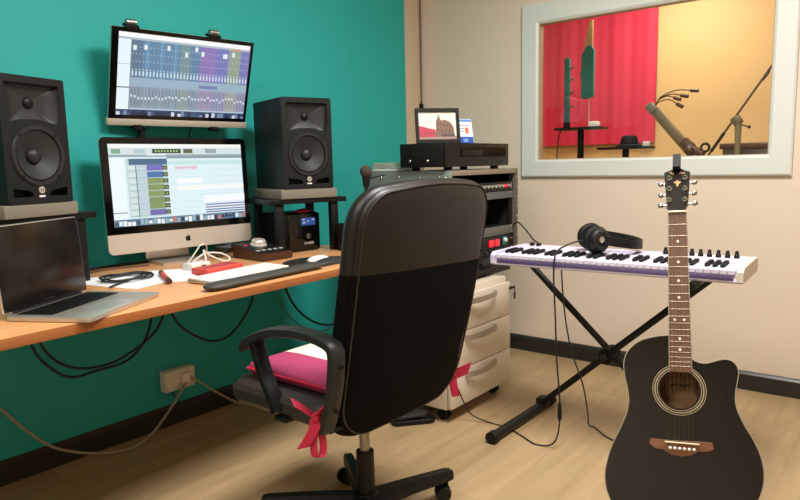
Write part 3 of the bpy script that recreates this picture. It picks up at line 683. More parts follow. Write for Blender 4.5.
# star base
hub = MB().lathe([(0.03, 0.055), (0.045, 0.06), (0.045, 0.11), (0.034, 0.125)], 28).build('hub', 'black', chair)
a0 = math.radians(-18.6)
for k in range(5):
    a = a0 + k * 2 * PI / 5; d = V((math.cos(a), math.sin(a), 0)); sd = V((-d.y, d.x, 0))
    leg = MB()
    leg.rings([[d * r + sd * (wv * u) + V((0, 0, z + hgt * v)) for u, v in ((-1, -.5), (1, -.5), (1, .2), (.7, .5), (-.7, .5), (-1, .2))] for r, wv, z, hgt in ((0.025, 0.026, 0.092, 0.056), (0.16, 0.022, 0.094, 0.044), (0.315, 0.019, 0.090, 0.036), (0.335, 0.016, 0.088, 0.030))])
    lg = leg.build('leg', 'black', chair)
    p = d * 0.315; ca2 = a + (1.1, 0.5, 2.2, 0.9, 1.6)[k]; ax = V((math.cos(ca2), math.sin(ca2), 0)); tr = V((-ax.y, ax.x, 0)) * 0.012
    c = MB()
    c.cyl(p + V((0, 0, 0.05)), p + V((0, 0, 0.08)), 0.008, n=10)
    for sg in (-1, 1): c.cyl(p + tr + ax * (sg * 0.010) + V((0, 0, 0.0275)), p + tr + ax * (sg * 0.026) + V((0, 0, 0.0275)), 0.0275, 0.025, 20)
    c.box(p + tr * 0.5 + V((0, 0, 0.043)), (0.03, 0.03, 0.018), rot=(0, 0, ca2), bev=0.004)
    c.build('caster', 'rubber', lg)
MB().cyl((0, 0, 0.11), (0, 0, 0.26), 0.030, 0.028, 24).build('column_cover', 'black', chair)
MB().cyl((0, 0, 0.26), (0, 0, 0.44), 0.0165, n=20).build('gas_column', 'steel', chair)
MB().box((0, 0.0, 0.432), (0.17, 0.24, 0.03), bev=0.006).build('seat_plate', 'black', chair)
MB().tube([(0.06, 0.02, 0.43), (0.18, 0.02, 0.425), (0.26, 0.03, 0.42)], 0.006, 8).build('height_lever', 'black', chair)
# seat
def rings_rr(specs, n=8):
    return [[V((p[0], p[1], z)) for p in rrect(w, d, r, n, cx, cy)] for w, d, r, cx, cy, z in specs]
scx, scy = cl_(-2.068, -1.255, 0).x, cl_(-2.07, -1.222, 0).y
MB().rings(rings_rr([(0.46, 0.34, 0.04, scx, scy, 0.446), (0.57, 0.42, 0.06, scx, scy, 0.452), (0.60, 0.445, 0.07, scx, scy, 0.470), (0.60, 0.445, 0.07, scx, scy, 0.497), (0.575, 0.42, 0.07, scx, scy, 0.512), (0.44, 0.3, 0.06, scx, scy, 0.517)])).build('seat', mat('lit_seat_leather', rgb(44, 42, 38), 0.4, bump=0.35, bscale=320), chair)  # paler leather carries the seat's lit look in its colour
# backrest: lofted cushion leaning back
BW, BT = 0.595, 0.692
bcx = cl_(-2.058, -1.5, 0).x
def back_outline(inset=0.0, n=10):
    pts = []
    w, h = BW - 2 * inset, BT - 2 * inset; rt, rb = 0.10 - inset * 0.6, 0.125 - inset * 0.5
    bw = w * 0.96
    for k in range(n + 1):
        a = k / n * PI / 2; pts.append((w / 2 - rt + rt * math.cos(a), h - rt + rt * math.sin(a)))
    for k in range(6): pts.append((w / 2 - rt - (w - 2 * rt) * (k + 1) / 7, h + 0.012 * math.sin(PI * (k + 1) / 7)))
    for k in range(n + 1):
        a = PI / 2 + k / n * PI / 2; pts.append((-w / 2 + rt + rt * math.cos(a), h - rt + rt * math.sin(a)))
    for k in range(6):
        f = (k + 1) / 7; pts.append((-(w / 2 + (bw - w) / 2 * f ** 2), h - rt - (h - rt - rb) * f))
    for k in range(n + 1):
        a = PI + k / n * PI / 2; pts.append((-bw / 2 + rb + rb * math.cos(a), rb + rb * math.sin(a)))
    for k in range(4): pts.append((-bw / 2 + rb + (bw - 2 * rb) * (k + 1) / 5, 0))
    for k in range(n + 1):
        a = 1.5 * PI + k / n * PI / 2; pts.append((bw / 2 - rb + rb * math.cos(a), rb + rb * math.sin(a)))
    for k in range(6):
        f = 1 - (k + 1) / 7; pts.append(((w / 2 + (bw - w) / 2 * f ** 2), rb + (h - rt - rb) * (k + 1) / 7))
    return [(x, z + inset) for x, z in pts]
def lean(z):     # rear surface y (chair local) for height z above back bottom
    t = z / BT
    return -0.160 - 0.130 * t - 0.010 * math.sin(PI * t)
BZ = 0.400
def backpt(x, z, d):   # d: depth forward from rear surface
    return V((bcx + x + 0.022 * z / BT, lean(z) + d + 0.05 * (abs(x) / (BW / 2)) ** 2.2 * 0.35, BZ + z))
def split_build(zs, below, name, mname, layers, parent):
    mb = MB()
    mb.rings([[backpt(x, z, d) for x, z in back_outline(i)] for i, d in layers])
    geom = lambda: list(mb.bm.verts) + list(mb.bm.edges) + list(mb.bm.faces)
    if zs is not None:
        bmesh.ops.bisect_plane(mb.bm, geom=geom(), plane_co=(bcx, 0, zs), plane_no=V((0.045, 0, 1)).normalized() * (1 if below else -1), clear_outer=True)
        bmesh.ops.holes_fill(mb.bm, edges=[e for e in mb.bm.edges if e.is_boundary])
    return mb.build(name, mname, parent, angle=50)
shell_layers = [(0.16, -0.001), (0.10, 0.0), (0.045, 0.0), (0.022, 0.003), (0.008, 0.008), (0.003, 0.018), (0.008, 0.026)]
cush_layers = [(0.02, 0.018), (0.006, 0.022), (-0.003, 0.032), (-0.006, 0.048), (0.0, 0.064), (0.022, 0.076), (0.08, 0.084), (0.18, 0.088)]
BACK_SPLIT = 0.862  # back parts turn darker and matte below this tilted split
split_build(BACK_SPLIT, False, 'backrest', 'leather', cush_layers, chair)
split_build(BACK_SPLIT, True, 'backrest_lower', 'mesh', cush_layers, chair)
split_build(BACK_SPLIT, False, 'back_shell', 'leather', shell_layers, chair)
split_build(BACK_SPLIT, True, 'back_shell_lower', 'mesh', shell_layers, chair)
ol = back_outline(0.010)
MB().tube([backpt(x, z, 0.006) for x, z in ol], 0.0024, 6, closed=True).build('piping', mat('worn_piping', rgb(40, 35, 28), 0.45), chair)
# armrests
for sx in (-1, 1):
    X = -2.065 + (0.252 if sx > 0 else -0.305)
    sec = [(-0.024, -0.010), (-0.017, -0.014), (0.017, -0.014), (0.024, -0.010), (0.024, 0.008), (0.017, 0.012), (-0.017, 0.012), (-0.024, 0.008)]
    mb = MB()
    mb.sweep([cl_(X, y, z) for y, z in ((-1.440, 0.462), (-1.462, 0.52), (-1.480, 0.592), (-1.488, 0.664), (-1.480, 0.693), (-1.448, 0.705), (-1.41, 0.711), (-1.355, 0.713), (-1.30, 0.709), (-1.24, 0.699), (-1.176, 0.675), (-1.135, 0.652), (-1.110, 0.630))], sec, (1, 0, 0), 5, lambda t: 1.0 if t < 0.9 else 1.0 - 4 * (t - 0.9))
    ar = mb.build('armrest', 'dgrey', chair)
    MB().sweep([cl_(X, y, z) for y, z in ((-1.172, 0.678), (-1.176, 0.648), (-1.188, 0.610), (-1.207, 0.562), (-1.234, 0.519), (-1.255, 0.473))], [(a_ * 0.9, b_ * 0.9) for a_, b_ in sec], (1, 0, 0), 5).build('front_strut', 'black', ar)
    for y, z in ((-1.485, 0.645), (-1.464, 0.525)): MB().cyl(cl_(X, y - 0.022, z), cl_(X, y - 0.010, z), 0.006, n=10).build('bolt', 'blackm', ar)
    MB().box(cl_(X - sx * 0.07, -1.265, 0.453), (0.15, 0.05, 0.014), rot=(0, 0, 0), bev=0.003).build('arm_bracket', 'black', ar)
    MB().box(cl_(X - sx * 0.06, -1.42, 0.455), (0.10, 0.05, 0.014), bev=0.003).build('arm_bracket', 'black', ar)
# cushion with ribbons
cu = thing('seat_cushion', 'pink and cream seat cushion tied with magenta ribbons to the office chair', 'cushion', (-2.085, -1.205, 0.5175), 0.0)
def cushion_rings(x0, x1):
    out = []
    for ins, z in ((0.03, 0.0), (0.006, 0.006), (0, 0.018), (0, 0.028), (0.006, 0.042), (0.03, 0.05), (0.09, 0.054)):
        out.append(ins_rect(x0, x1, ins, z))
    return out
def ins_rect(x0, x1, ins, z): return [V((x, y, z)) for x, y in ((x0 + (ins if x0 < -0.2 else 0), -0.19 + ins), (x1 - (ins if x1 > 0.2 else 0), -0.19 + ins), (x1 - (ins if x1 > 0.2 else 0), 0.165 - ins), (x0 + (ins if x0 < -0.2 else 0), 0.165 - ins))]
def cush_part(x0, x1, nm, m_):
    R = cushion_rings(x0, x1); mb = MB(); n = 10
    def dens(r): 
        o = []
        for i in range(4):
            for k in range(n): o.append(r[i].lerp(r[(i + 1) % 4], k / n))
        return o
    mb.rings([dens(r) for r in R]); return mb.build(nm, m_, cu, angle=60)
cush_part(-0.215, -0.09, 'pink_side', 'pink'); cush_part(-0.09, 0.09, 'cream_centre', 'fwhite'); cush_part(0.09, 0.215, 'pink_side', 'pink')
MB().tube([V((x, y, 0.024)) for x, y in ((-0.218, -0.192), (0.218, -0.192), (0.218, 0.168), (-0.218, 0.168))], 0.004, 6, closed=True).build('piping', 'ribbon', cu)
def ribbon_bow(base, nm, flip=1):
    mb = MB(); b = V(base); s4 = [(-0.016, -0.0012), (0.016, -0.0012), (0.016, 0.0012), (-0.016, 0.0012)]
    mb.sphere(b, 0.013, (1, 0.8, 1.1))
    mb.sweep([b + V(p) for p in ((0, 0.004, 0), (-0.015, 0.02, 0.02), (-0.03, 0.04, 0.036), (-0.034, 0.05, 0.040))], s4, (0.3, 0.8, 0.5), 4)
    mb.sweep([b + V(p) for p in ((0, 0, 0), (0.015 * flip, -0.02, 0.025), (0.03 * flip, -0.03, 0.045))], s4, (0.8, 0.2, -0.5), 4)
    mb.sweep([b + V(p) for p in ((0, 0, 0), (-0.010, 0.0, -0.03), (-0.030, 0.012, -0.065), (-0.034, 0.016, -0.075))], s4, (0.7, -0.6, 0.1), 4)
    mb.sweep([b + V(p) for p in ((0, 0, 0), (0.010, 0, -0.03), (0.016, -0.006, -0.07), (0.008, -0.008, -0.105), (-0.008, 0.0, -0.10), (-0.008, 0.004, -0.07), (0.0, 0.004, -0.03))], [(a * 0.6, c) for a, c in s4], (0.5, -0.8, 0.1), 4)
    return mb.build(nm, 'ribbon', cu, angle=60)
ribbon_bow((-0.312, -0.228, -0.012), 'ribbon_tie')
rb_ = MB(); q = V((0.318, -0.225, -0.070)); s4 = [(-0.014, -0.0012), (0.014, -0.0012), (0.014, 0.0012), (-0.014, 0.0012)]
rb_.sphere(q, 0.012)
rb_.sweep([q + V(p) for p in ((0, 0, 0), (0.02, -0.025, 0.012), (0.035, -0.045, 0.024))], [(a * 1.5, c) for a, c in s4], (0.2, -0.2, 0.9), 4)
rb_.sweep([q + V(p) for p in ((0, 0, 0), (-0.01, -0.01, -0.035), (-0.005, -0.015, -0.07))], s4, (0.8, -0.5, 0), 4)
rb_.build('ribbon_tie', 'ribbon', cu, angle=60)
# pedal on the floor
pe = thing('sustain_pedal', 'black foot pedal on the floor behind the chair beside the drawers', 'pedal', (-1.305, -0.895, 0), -0.70)
MB().prism(rrect(0.20, 0.075, 0.03, 6), 0.001, 0.022, bev=0.004).build('base', 'black', pe)
MB().prism(rrect(0.16, 0.06, 0.025, 6, -0.01), 0.03, 0.045, Matrix.Rotation(-0.06, 4, 'Y'), bev=0.004).build('treadle', 'dgrey', pe)
MB().box((0.05, 0, 0.026), (0.03, 0.05, 0.02), bev=0.003).build('pivot', 'black', pe)
cable('pedal_cable', 'thin black cable looping from the foot pedal to the drawers', [(-1.235, -0.96, 0.012), (-1.215, -0.955, 0.05), (-1.20, -0.93, 0.055), (-1.19, -0.90, 0.02), (-1.20, -0.82, 0.005), (-1.25, -0.7, 0.005)], 0.003, 'cablek')

# ================================================================== DRAWER PEDESTAL + RACK
PX0, PX1, PY0, PY1, PB, PT = -1.235, -0.71, -1.05, -0.50, 0.062, 0.590
pw = PX1 - PX0; pcx = (PX0 + PX1) / 2; pcy = (PY0 + PY1) / 2
pd_ = thing('drawer_cabinet', 'cream three drawer cabinet on casters beneath the equipment rack', 'drawer cabinet', (pcx, pcy, 0))
MB().box((0, 0.01, (PB + PT) / 2), (pw, PY1 - PY0 - 0.02, PT - PB), bev=0.003).build('body', 'cream', pd_)
zs = [PB + 0.004, 0.232, 0.402, PT - 0.024]
for a, b in zip(zs, zs[1:]):
    dr = MB().box((0, -(PY1 - PY0) / 2 + 0.004, (a + b) / 2), (pw - 0.004, 0.02, b - a - 0.004), bev=0.002).build('drawer', 'cream', pd_)
    zc = b - 0.030; y0 = -(PY1 - PY0) / 2 - 0.006; hx = -0.02
    MB().sweep([(hx - 0.125, y0, zc), (hx - 0.11, y0 - 0.02, zc), (hx, y0 - 0.034, zc), (hx + 0.11, y0 - 0.02, zc), (hx + 0.125, y0, zc)], [(-0.012, -0.004), (0.012, -0.004), (0.012, 0.004), (-0.012, 0.004)], (0, 0, 1), 5).build('handle', mat('satin_handle', rgb(168, 156, 138), 0.35, metal=0.5) if 'satin_handle' not in bpy.data.materials else bpy.data.materials['satin_handle'], dr)
MB().lathe([(0.010, 0), (0.010, 0.006), (0.007, 0.007)], 16, Matrix.Translation((pw / 2 - 0.006, -(PY1 - PY0) / 2 - 0.006, PT - 0.055)) @ Matrix.Rotation(PI / 2, 4, 'X')).build('lock', 'steel', pd_)
kx = pw / 2 - 0.012; ky = -(PY1 - PY0) / 2 - 0.02
lk = MB(); lk.tube([(kx - 0.006, ky + 0.008, PT - 0.055), (kx + 0.02, ky - 0.004, PT - 0.052)], 0.006, 8); lk.tube([(kx + 0.02, ky - 0.004, PT - 0.052), (kx + 0.022, ky - 0.004, PT - 0.075)], 0.0025, 6); lk.box((kx + 0.022, ky - 0.004, PT - 0.095), (0.016, 0.004, 0.034), bev=0.002)
lk.build('key', 'black', pd_)
for sx in (-1, 1):
    for sy in (-1, 1):
        c = MB(); p = V((sx * (pw / 2 - 0.05), sy * 0.21, 0))
        for sg in (-1, 1): c.cyl(p + V((sg * 0.007, 0, 0.025)), p + V((sg * 0.018, 0, 0.025)), 0.025, n=16)
        c.box(p + V((0, 0, 0.05)), (0.04, 0.03, 0.024), bev=0.004); c.build('caster', 'rubber', pd_)
# rack
KX0, KX1, KY0, KY1, KB_, KT = -1.125, -0.505, -0.985, -0.475, PT + 0.032, 1.115
rk = thing('equipment_rack', 'open fronted audio rack case with screwed side panel on top of the drawers', 'rack', ((KX0 + KX1) / 2, (KY0 + KY1) / 2, KB_))
rw, rd, rh = KX1 - KX0, KY1 - KY0, KT - KB_; t_ = 0.024
MB().box((-rw / 2 + t_ / 2, 0, rh / 2), (t_, rd, rh), bev=0.002).build('side_panel', 'rackside', rk)
MB().box((rw / 2 - t_ / 2, 0, rh / 2), (t_, rd, rh), bev=0.002).build('side_panel', mat('rack_dark_edge', rgb(84, 76, 64), 0.5), rk)
for yy in (-rd / 2 + 0.05, rd / 2 - 0.05): MB().box((0, yy, -0.016), (rw - 0.03, 0.03, 0.032), bev=0.003).build('base_bar', 'black', rk)
for k in range(9): MB().sphere((rw / 2 - t_ / 2, -rd / 2 - 0.0005, 0.05 + k * 0.05), 0.005, (1, 0.5, 1), 10).build('rail_screw', 'chrome', rk)
MB().box((0, 0, rh - 0.012), (rw - 2 * t_, rd, 0.024), bev=0.001).build('top_panel', 'racktop', rk)
MB().box((0, 0, 0.009), (rw - 2 * t_, rd, 0.018), bev=0.001).build('bottom_panel', 'rackshade', rk)
MB().box((0, -rd / 2 + 0.27, rh / 2), (rw - 2 * t_, 0.01, rh - 0.05)).build('back_panel', 'rackshade', rk)  # dark sheet set forward so the empty bay stays in shade
for sx in (-1, 1): MB().box((sx * (rw / 2 - t_ - 0.003), -rd / 2 + 0.15, rh / 2), (0.005, 0.24, rh - 0.05)).build('shade_lining', 'rackshade', rk)  # linings added to darken the open bay
for y, z in [(y, rh - 0.03) for y in (-0.20, -0.09, 0.03, 0.14, 0.23)] + [(yy, z) for z in (0.1, 0.22, 0.34, 0.46) for yy in (rd / 2 - 0.02, -rd / 2 + 0.02)]:
    MB().sphere((-rw / 2 - 0.0005, y, z), 0.006, (0.5, 1, 1), 10).build('side_screw', 'chrome', rk)
for sx in (-1, 1):
    MB().box((sx * (rw / 2 - t_ - 0.016), -rd / 2 + 0.022, rh / 2), (0.030, 0.004, rh - 0.05)).build('rack_rail', 'black', rk)
MB().box((rw / 2 + 0.008, -rd / 2 + 0.03, rh * 0.56), (0.018, 0.045, 0.05), bev=0.004).build('latch', 'blackm', rk)
U = 0.0445; uw = rw - 2 * t_ - 0.008
def rack_unit(name, label, z, hgt, m_, deep=0.22, cat='rack unit'):
    t = thing(name, label, cat, ((KX0 + KX1) / 2, KY0 + 0.008, KB_ + z), 0, 'rack mounted units')
    MB().box((0, 0.008, hgt / 2), (uw, 0.006, hgt - 0.002), bev=0.0012).build('front_panel', m_, t)
    MB().box((0, 0.012 + deep / 2, hgt / 2), (uw - 0.075, deep, hgt - 0.006)).build('chassis', 'blackm', t)
    for sx in (-1, 1):
        for z2 in ((hgt * 0.25, hgt * 0.75) if hgt > 0.03 else (hgt / 2,)): MB().sphere((sx * (uw / 2 - 0.016), 0.0045, z2), 0.006, (1, 0.5, 1), 10).build('mounting_screw', 'chrome', t)
    return t
zz = rh - 0.026
zz -= 0.083
u1 = rack_unit('patchbay', 'dark rack unit with a row of small white and red knobs near the rack top', zz, 0.045, 'black')
for k in range(14):
    b = MB(); b.cyl((-uw / 2 + 0.05 + k * 0.0355, 0.004, 0.024), (-uw / 2 + 0.05 + k * 0.0355, -0.012, 0.024), 0.0085, 0.007, 12); b.build('knob', 'redled' if k == 12 else 'alu', u1)
zz -= 0.040; u2 = rack_unit('blank_panel', 'blue grey rack panel just below the row of small knobs', zz, 0.038, mat('blue_grey_panel', rgb(84, 90, 94), 0.4), 0.1)
zz -= 0.135; 
u3 = rack_unit('blank_panel', 'plain grey rack panel under the empty dark bay', zz - 0.046, 0.046, 'rackgrey', 0.1)
zz -= 0.046
u4 = rack_unit('compressor_unit', 'black rack unit with two lit red buttons and a teal knob', zz - 0.092, 0.09, 'black')
for k, x in enumerate((0.06, 0.115)): MB().box((x, 0.001, 0.058), (0.036, 0.012, 0.034), bev=0.003).build('lit_button', 'redled', u4)
MB().box((0.19, 0.001, 0.062), (0.040, 0.008, 0.040), bev=0.003).build('meter', mat('teal_meter', rgb(40, 120, 125), 0.4), u4)
MB().cyl((0.185, 0, 0.066), (0.185, -0.014, 0.066), 0.011, 0.009, 14).build('knob', 'white', u4)
for k in range(9): 
    b = MB(); b.cyl((-0.2 + k * 0.05, 0.004, 0.020), (-0.2 + k * 0.05, -0.012, 0.020), 0.011, 0.009, 12); b.build('knob', 'dgrey', u4)
zz -= 0.092
u5 = rack_unit('audio_interface', 'black rack unit with a glowing blue indicator at the rack bottom', zz - 0.050, 0.048, 'black')
MB().box((0.072, 0.002, 0.030), (0.022, 0.008, 0.022), bev=0.003).build('blue_indicator', 'blueled', u5)
for k in range(5):
    b = MB(); b.cyl((-0.2 + k * 0.05, 0.004, 0.024), (-0.2 + k * 0.05, -0.012, 0.024), 0.013, 0.011, 12); b.build('knob', 'dgrey', u5)
cable('patch_cable', 'thin black patch cable from the rack side to the keyboard', [(-0.56, -0.984, 0.82), (-0.59, -1.03, 0.845), (-0.69, -1.13, 0.82), (-0.79, -1.22, 0.79), (-0.86, -1.275, 0.7875)], 0.0035, 'cablek')
# deck on top
dk = thing('audio_deck', 'black hi-fi deck on top of the equipment rack', 'hi-fi deck', (-0.872, -0.853, KT))
dw, dd_, dh = 0.55, 0.25, 0.123
for sx in (-1, 1):
    for sy in (-1, 1): MB().cyl((sx * 0.2, sy * 0.09, 0), (sx * 0.2, sy * 0.09, 0.016), 0.02, n=16).build('foot', 'rubber', dk)
MB().box((0, 0.004, 0.016 + (dh - 0.016) / 2), (dw, dd_ - 0.008, dh - 0.016), bev=0.002).build('case', 'blackm', dk)
MB().box((0, -dd_ / 2 + 0.002, 0.016 + (dh - 0.016) / 2), (dw, 0.012, dh - 0.018), bev=0.002).build('front_panel', mat('brown_black_panel', rgb(19, 16, 13), 0.4, spec=0.3), dk)
MB().box((0.04, -dd_ / 2 - 0.005, 0.082), (0.40, 0.003, 0.044)).build('display_window', 'blackg', dk)
MB().box((-0.06, -dd_ / 2 - 0.007, 0.078), (0.17, 0.004, 0.022), bev=0.001).build('disc_tray', 'black', dk)
b = MB(); b.box((0, -dd_ / 2 - 0.005, 0.053), (dw - 0.06, 0.002, 0.002)); b.build('panel_groove', 'dgrey', dk)
for k in range(4): MB().box((0.08 + k * 0.045, -dd_ / 2 - 0.006, 0.036), (0.026, 0.004, 0.008), bev=0.001).build('button', 'dgrey', dk)
for y in (-0.03, 0.07): MB().sphere((-dw / 2 - 0.0005, y, 0.045), 0.007, (0.4, 1, 1), 12).build('case_screw', 'chrome', dk)
# photo frame and calendar
pf = thing('photo_frame', 'dark framed digital picture of a brick building on the hi-fi deck', 'picture frame', (-1.011, -0.85, KT + 0.1235), -0.71)
FT = Matrix.Translation((0, 0.0, 0.003)) @ Matrix.Rotation(-0.19, 4, 'X')
fw, fh = 0.207, 0.162
MB().plate([(-fw / 2, 0), (fw / 2, 0), (fw / 2, fh), (-fw / 2, fh)], [[(-fw / 2 + 0.013, 0.016), (fw / 2 - 0.013, 0.016), (fw / 2 - 0.013, fh - 0.014), (-fw / 2 + 0.013, fh - 0.014)]], -0.006, 0.012, FT @ XZ).build('frame', mat('dark_bronze', rgb(26, 22, 18), 0.6, spec=0.2), pf, angle=20)
b = MB(); b.box((0, 0.010, fh / 2), (fw - 0.01, 0.008, fh - 0.01)); b.bm.transform(FT); b.build('backing', 'blackm', pf)
MB().tube([FT @ V((0, 0.014, 0.10)), V((0, 0.075, 0.004))], 0.004, 8).build('strut', 'blackm', pf)
R_ = []
r_(0, 0, 1, 1, (206, 202, 194)); R_.append(([(0, 0), (1, 0), (1, 0.12), (0, 0.1)], (150, 120, 110)))
R_.append(([(0.0, 0.08), (0.44, 0.1), (0.44, 0.36), (0.0, 0.50)], (168, 28, 52))); r_(0.02, 0.2, 0.42, 0.23, (120, 20, 44))
R_.append(([(0.22, 0.42), (0.36, 0.38), (0.36, 0.62), (0.24, 0.62)], (196, 196, 196)))
R_.append(([(0.42, 0.1), (0.94, 0.1), (0.93, 0.42), (0.84, 0.62), (0.72, 0.70), (0.60, 0.68), (0.56, 0.80), (0.54, 0.92), (0.51, 0.78), (0.47, 0.66), (0.46, 0.40)], (112, 76, 54)))
for u, v in ((0.5, 0.5), (0.57, 0.5), (0.66, 0.48), (0.75, 0.46), (0.84, 0.42), (0.5, 0.3), (0.6, 0.28), (0.7, 0.27), (0.8, 0.25)): r_(u, v, u + 0.03, v + 0.1, (62, 46, 40))
r_(0.6, 0.1, 0.95, 0.2, (70, 52, 44))
painted('picture', fw - 0.026, fh - 0.030, R_, 'print', pf, FT @ Matrix.Translation((0, 0.005, 0.017)))
cdz = KT + 0.1235
ca_ = thing('desk_calendar', 'small white and blue card standing right of the framed picture', 'card', (-0.772, -0.85, cdz), -0.35)
CT = Matrix.Translation((0, 0, 0.001)) @ Matrix.Rotation(-0.2, 4, 'X')
b = MB(); b.box((0, 0.002, 0.062), (0.090, 0.003, 0.124)); b.bm.transform(CT); b.build('card', 'paper', ca_)
b = MB(); b.box((0, 0.054, 0.052), (0.09, 0.002, 0.114), rot=(0.42, 0, 0)); b.build('back_flap', 'paper', ca_)
R_ = []
r_(0, 0, 1, 1, (228, 232, 238)); r_(0, 0, 1, 0.28, (44, 84, 170)); r_(0.3, 0.06, 0.62, 0.2, (120, 160, 220)); r_(0, 0.9, 1, 1, (90, 140, 210))
r_(0.5, 0.42, 0.72, 0.66, (214, 110, 70)); r_(0.1, 0.5, 0.4, 0.54, (150, 160, 180)); r_(0.1, 0.6, 0.42, 0.64, (150, 160, 180)); r_(0.15, 0.72, 0.8, 0.78, (170, 180, 196))
painted('print', 0.087, 0.120, R_, 'print', ca_, CT @ Matrix.Translation((0, -0.0002, 0.002)))
tr_ = thing('plastic_case', 'flat clear plastic case with papers on the rack left of the deck', 'plastic case', (-1.02, -0.60, KT), 0)
MB().box((0, 0, 0.006), (0.18, 0.16, 0.008), bev=0.002).build('base', 'white', tr_)
MB().box((0, 0, 0.026), (0.17, 0.15, 0.03), bev=0.003).build('lid', 'clear', tr_)
cable('corner_cable', 'thin dark cable running up the wall corner behind the framed picture', [(-0.012, -0.010, 2.7), (-0.012, -0.010, 2.2), (-0.012, -0.010, 1.6), (-0.012, -0.010, 0.1)], 0.005, mat('grey_brown_cable', rgb(112, 98, 78), 0.6), 2)
an = thing('corner_cable_clip', 'small black clip on the corner cable just above the framed picture', 'cable clip', (-0.014, -0.006, 1.50))
MB().box((0, -0.003, 0.02), (0.026, 0.017, 0.03), bev=0.003).build('clip_body', 'blackm', an)
MB().cyl((0, -0.004, 0.03), (0, -0.004, 0.055), 0.004, n=10).build('nipple', 'blackm', an)

# ================================================================== MIDI KEYBOARD + STAND
KZ, KH = 0.731, 0.051
kb = thing('midi_keyboard', 'white and lilac piano controller keyboard lying on the crossed stand', 'keyboard', (-1.03, -1.701, KZ), -1.522)
KW, KD = 0.932, 0.315
yf, yb = -KD / 2, KD / 2
sidep = [(yf, 0.006), (yf + 0.004, 0.0), (yb, 0.0), (yb, KH), (yf + 0.145, KH), (yf + 0.142, KH - 0.018), (yf + 0.006, KH - 0.021)]
MB().prism(sidep, -KW / 2 + 0.02, KW / 2 - 0.02, sideM).build('case', 'lilac', kb, angle=20)
cheek = [(yf, 0.006), (yf + 0.006, 0.0), (yb, 0.0), (yb, KH + 0.001), (yf + 0.02, KH + 0.001), (yf, KH - 0.012)]
for sx in (-1, 1):
    a, b = sorted((sx * KW / 2, sx * (KW / 2 - 0.021)))
    MB().prism(cheek, a, b, sideM).build('end_cheek', 'lilac' if sx < 0 else mat('cream_end', rgb(214, 204, 190), 0.4), kb, angle=20)
MB().box((0, yf - 0.0005, 0.018), (KW - 0.06, 0.002, 0.015), bev=0.0006).build('front_strip', 'purple', kb)
nW = 36; x0 = -KW / 2 + 0.024; ww = (KW - 0.048) / nW
for k in range(nW):
    MB().box((x0 + (k + 0.5) * ww, yf + 0.070, KH - 0.014), (ww - 0.0012, 0.142, 0.016), bev=0.0015, seg=1).build('white_key', 'lilac', kb)
for k in range(nW - 1):
    if k % 7 in (2, 6): continue
    MB().prism([(yf + 0.047, KH - 0.006), (yf + 0.143, KH - 0.006), (yf + 0.143, KH + 0.007), (yf + 0.055, KH + 0.006), (yf + 0.049, KH + 0.001)], x0 + (k + 1) * ww - 0.0065, x0 + (k + 1) * ww + 0.0065, sideM).build('black_key', 'blackm', kb, angle=20)
MB().box((-0.03, 0.075, KH + 0.001), (0.22, 0.05, 0.002), bev=0.0008).build('control_panel', mat('grey_lilac_panel', rgb(190, 184, 204), 0.35), kb)
MB().box((0.118, 0.10, KH + 0.0015), (0.045, 0.035, 0.003), bev=0.001).build('display', mat('pale_display', rgb(214, 232, 232), 0.2), kb)
for k in range(9):
    x = 0.158 if k == 8 else 0.192 + k * 0.0305
    kn = MB().lathe([(0.0095, 0), (0.0095, 0.010), (0.007, 0.013), (0.006, 0.025), (0.004, 0.027)], 18, Matrix.Translation((x, 0.095, KH))).build('knob', 'black', kb)
for x in (-0.405, -0.375):
    MB().cyl((x - 0.007, 0.115, KH + 0.001), (x + 0.007, 0.115, KH + 0.001), 0.013, n=18).build('pitch_wheel', 'black', kb)
s_ = MB()
for r in range(2):
    for c in range(8): s_.box((-0.125 + c * 0.026, 0.062 + r * 0.022, KH + 0.0025), (0.018, 0.012, 0.003), bev=0.0008, seg=1)
s_.build('pads', mat('grey_pad', rgb(168, 162, 184), 0.5), kb)
# stand
sd_ = thing('keyboard_stand', 'black folding cross legged stand carrying the piano keyboard', 'keyboard stand', (-0.83, -1.605, 0))
def bar(p0, p1, r=0.0145): return MB().tube([p0, p1], r, 14)
yb_, yt_ = 0.31, 0.415
bar((-0.020, yb_, 0.035), (-0.020, -yt_, 0.703), 0.0145).build('leg', 'black', sd_)
bar((0.020, -yb_, 0.035), (0.020, yt_, 0.703), 0.0145).build('leg', 'black', sd_)
pz = 0.035 + 0.663 * yb_ / (yb_ + yt_)
MB().cyl((-0.045, 0, pz), (0.045, 0, pz), 0.032, n=24).build('pivot_disc', 'blackm', sd_)
MB().cyl((-0.07, 0, pz), (-0.045, 0, pz), 0.016, 0.013, 12).build('locking_knob', 'dgrey', sd_)
for yy in (yb_, -yb_):
    ft = bar((-0.45, yy, 0.025), (0.07, yy, 0.025), 0.020).build('foot_bar', 'black', sd_)
    for xx in (-0.455, 0.07): MB().cyl((xx - 0.018, yy, 0.0255), (xx + 0.018, yy, 0.0255), 0.0250, n=16).build('foot_cap', 'rubber', ft)
    MB().box((0, yy, 0.04), (0.06, 0.045, 0.045), bev=0.006).build('joint', 'black', ft)
for yy in (yt_, -yt_):
    ar = bar((-0.34, yy, 0.714), (0.02, yy, 0.714), 0.0105).build('support_arm', 'black', sd_)
    for xx in (-0.34, 0.02): MB().cyl((xx - 0.03, yy, 0.7145), (xx + 0.03, yy, 0.7145), 0.016, n=16).build('rubber_end', 'rubber', ar)
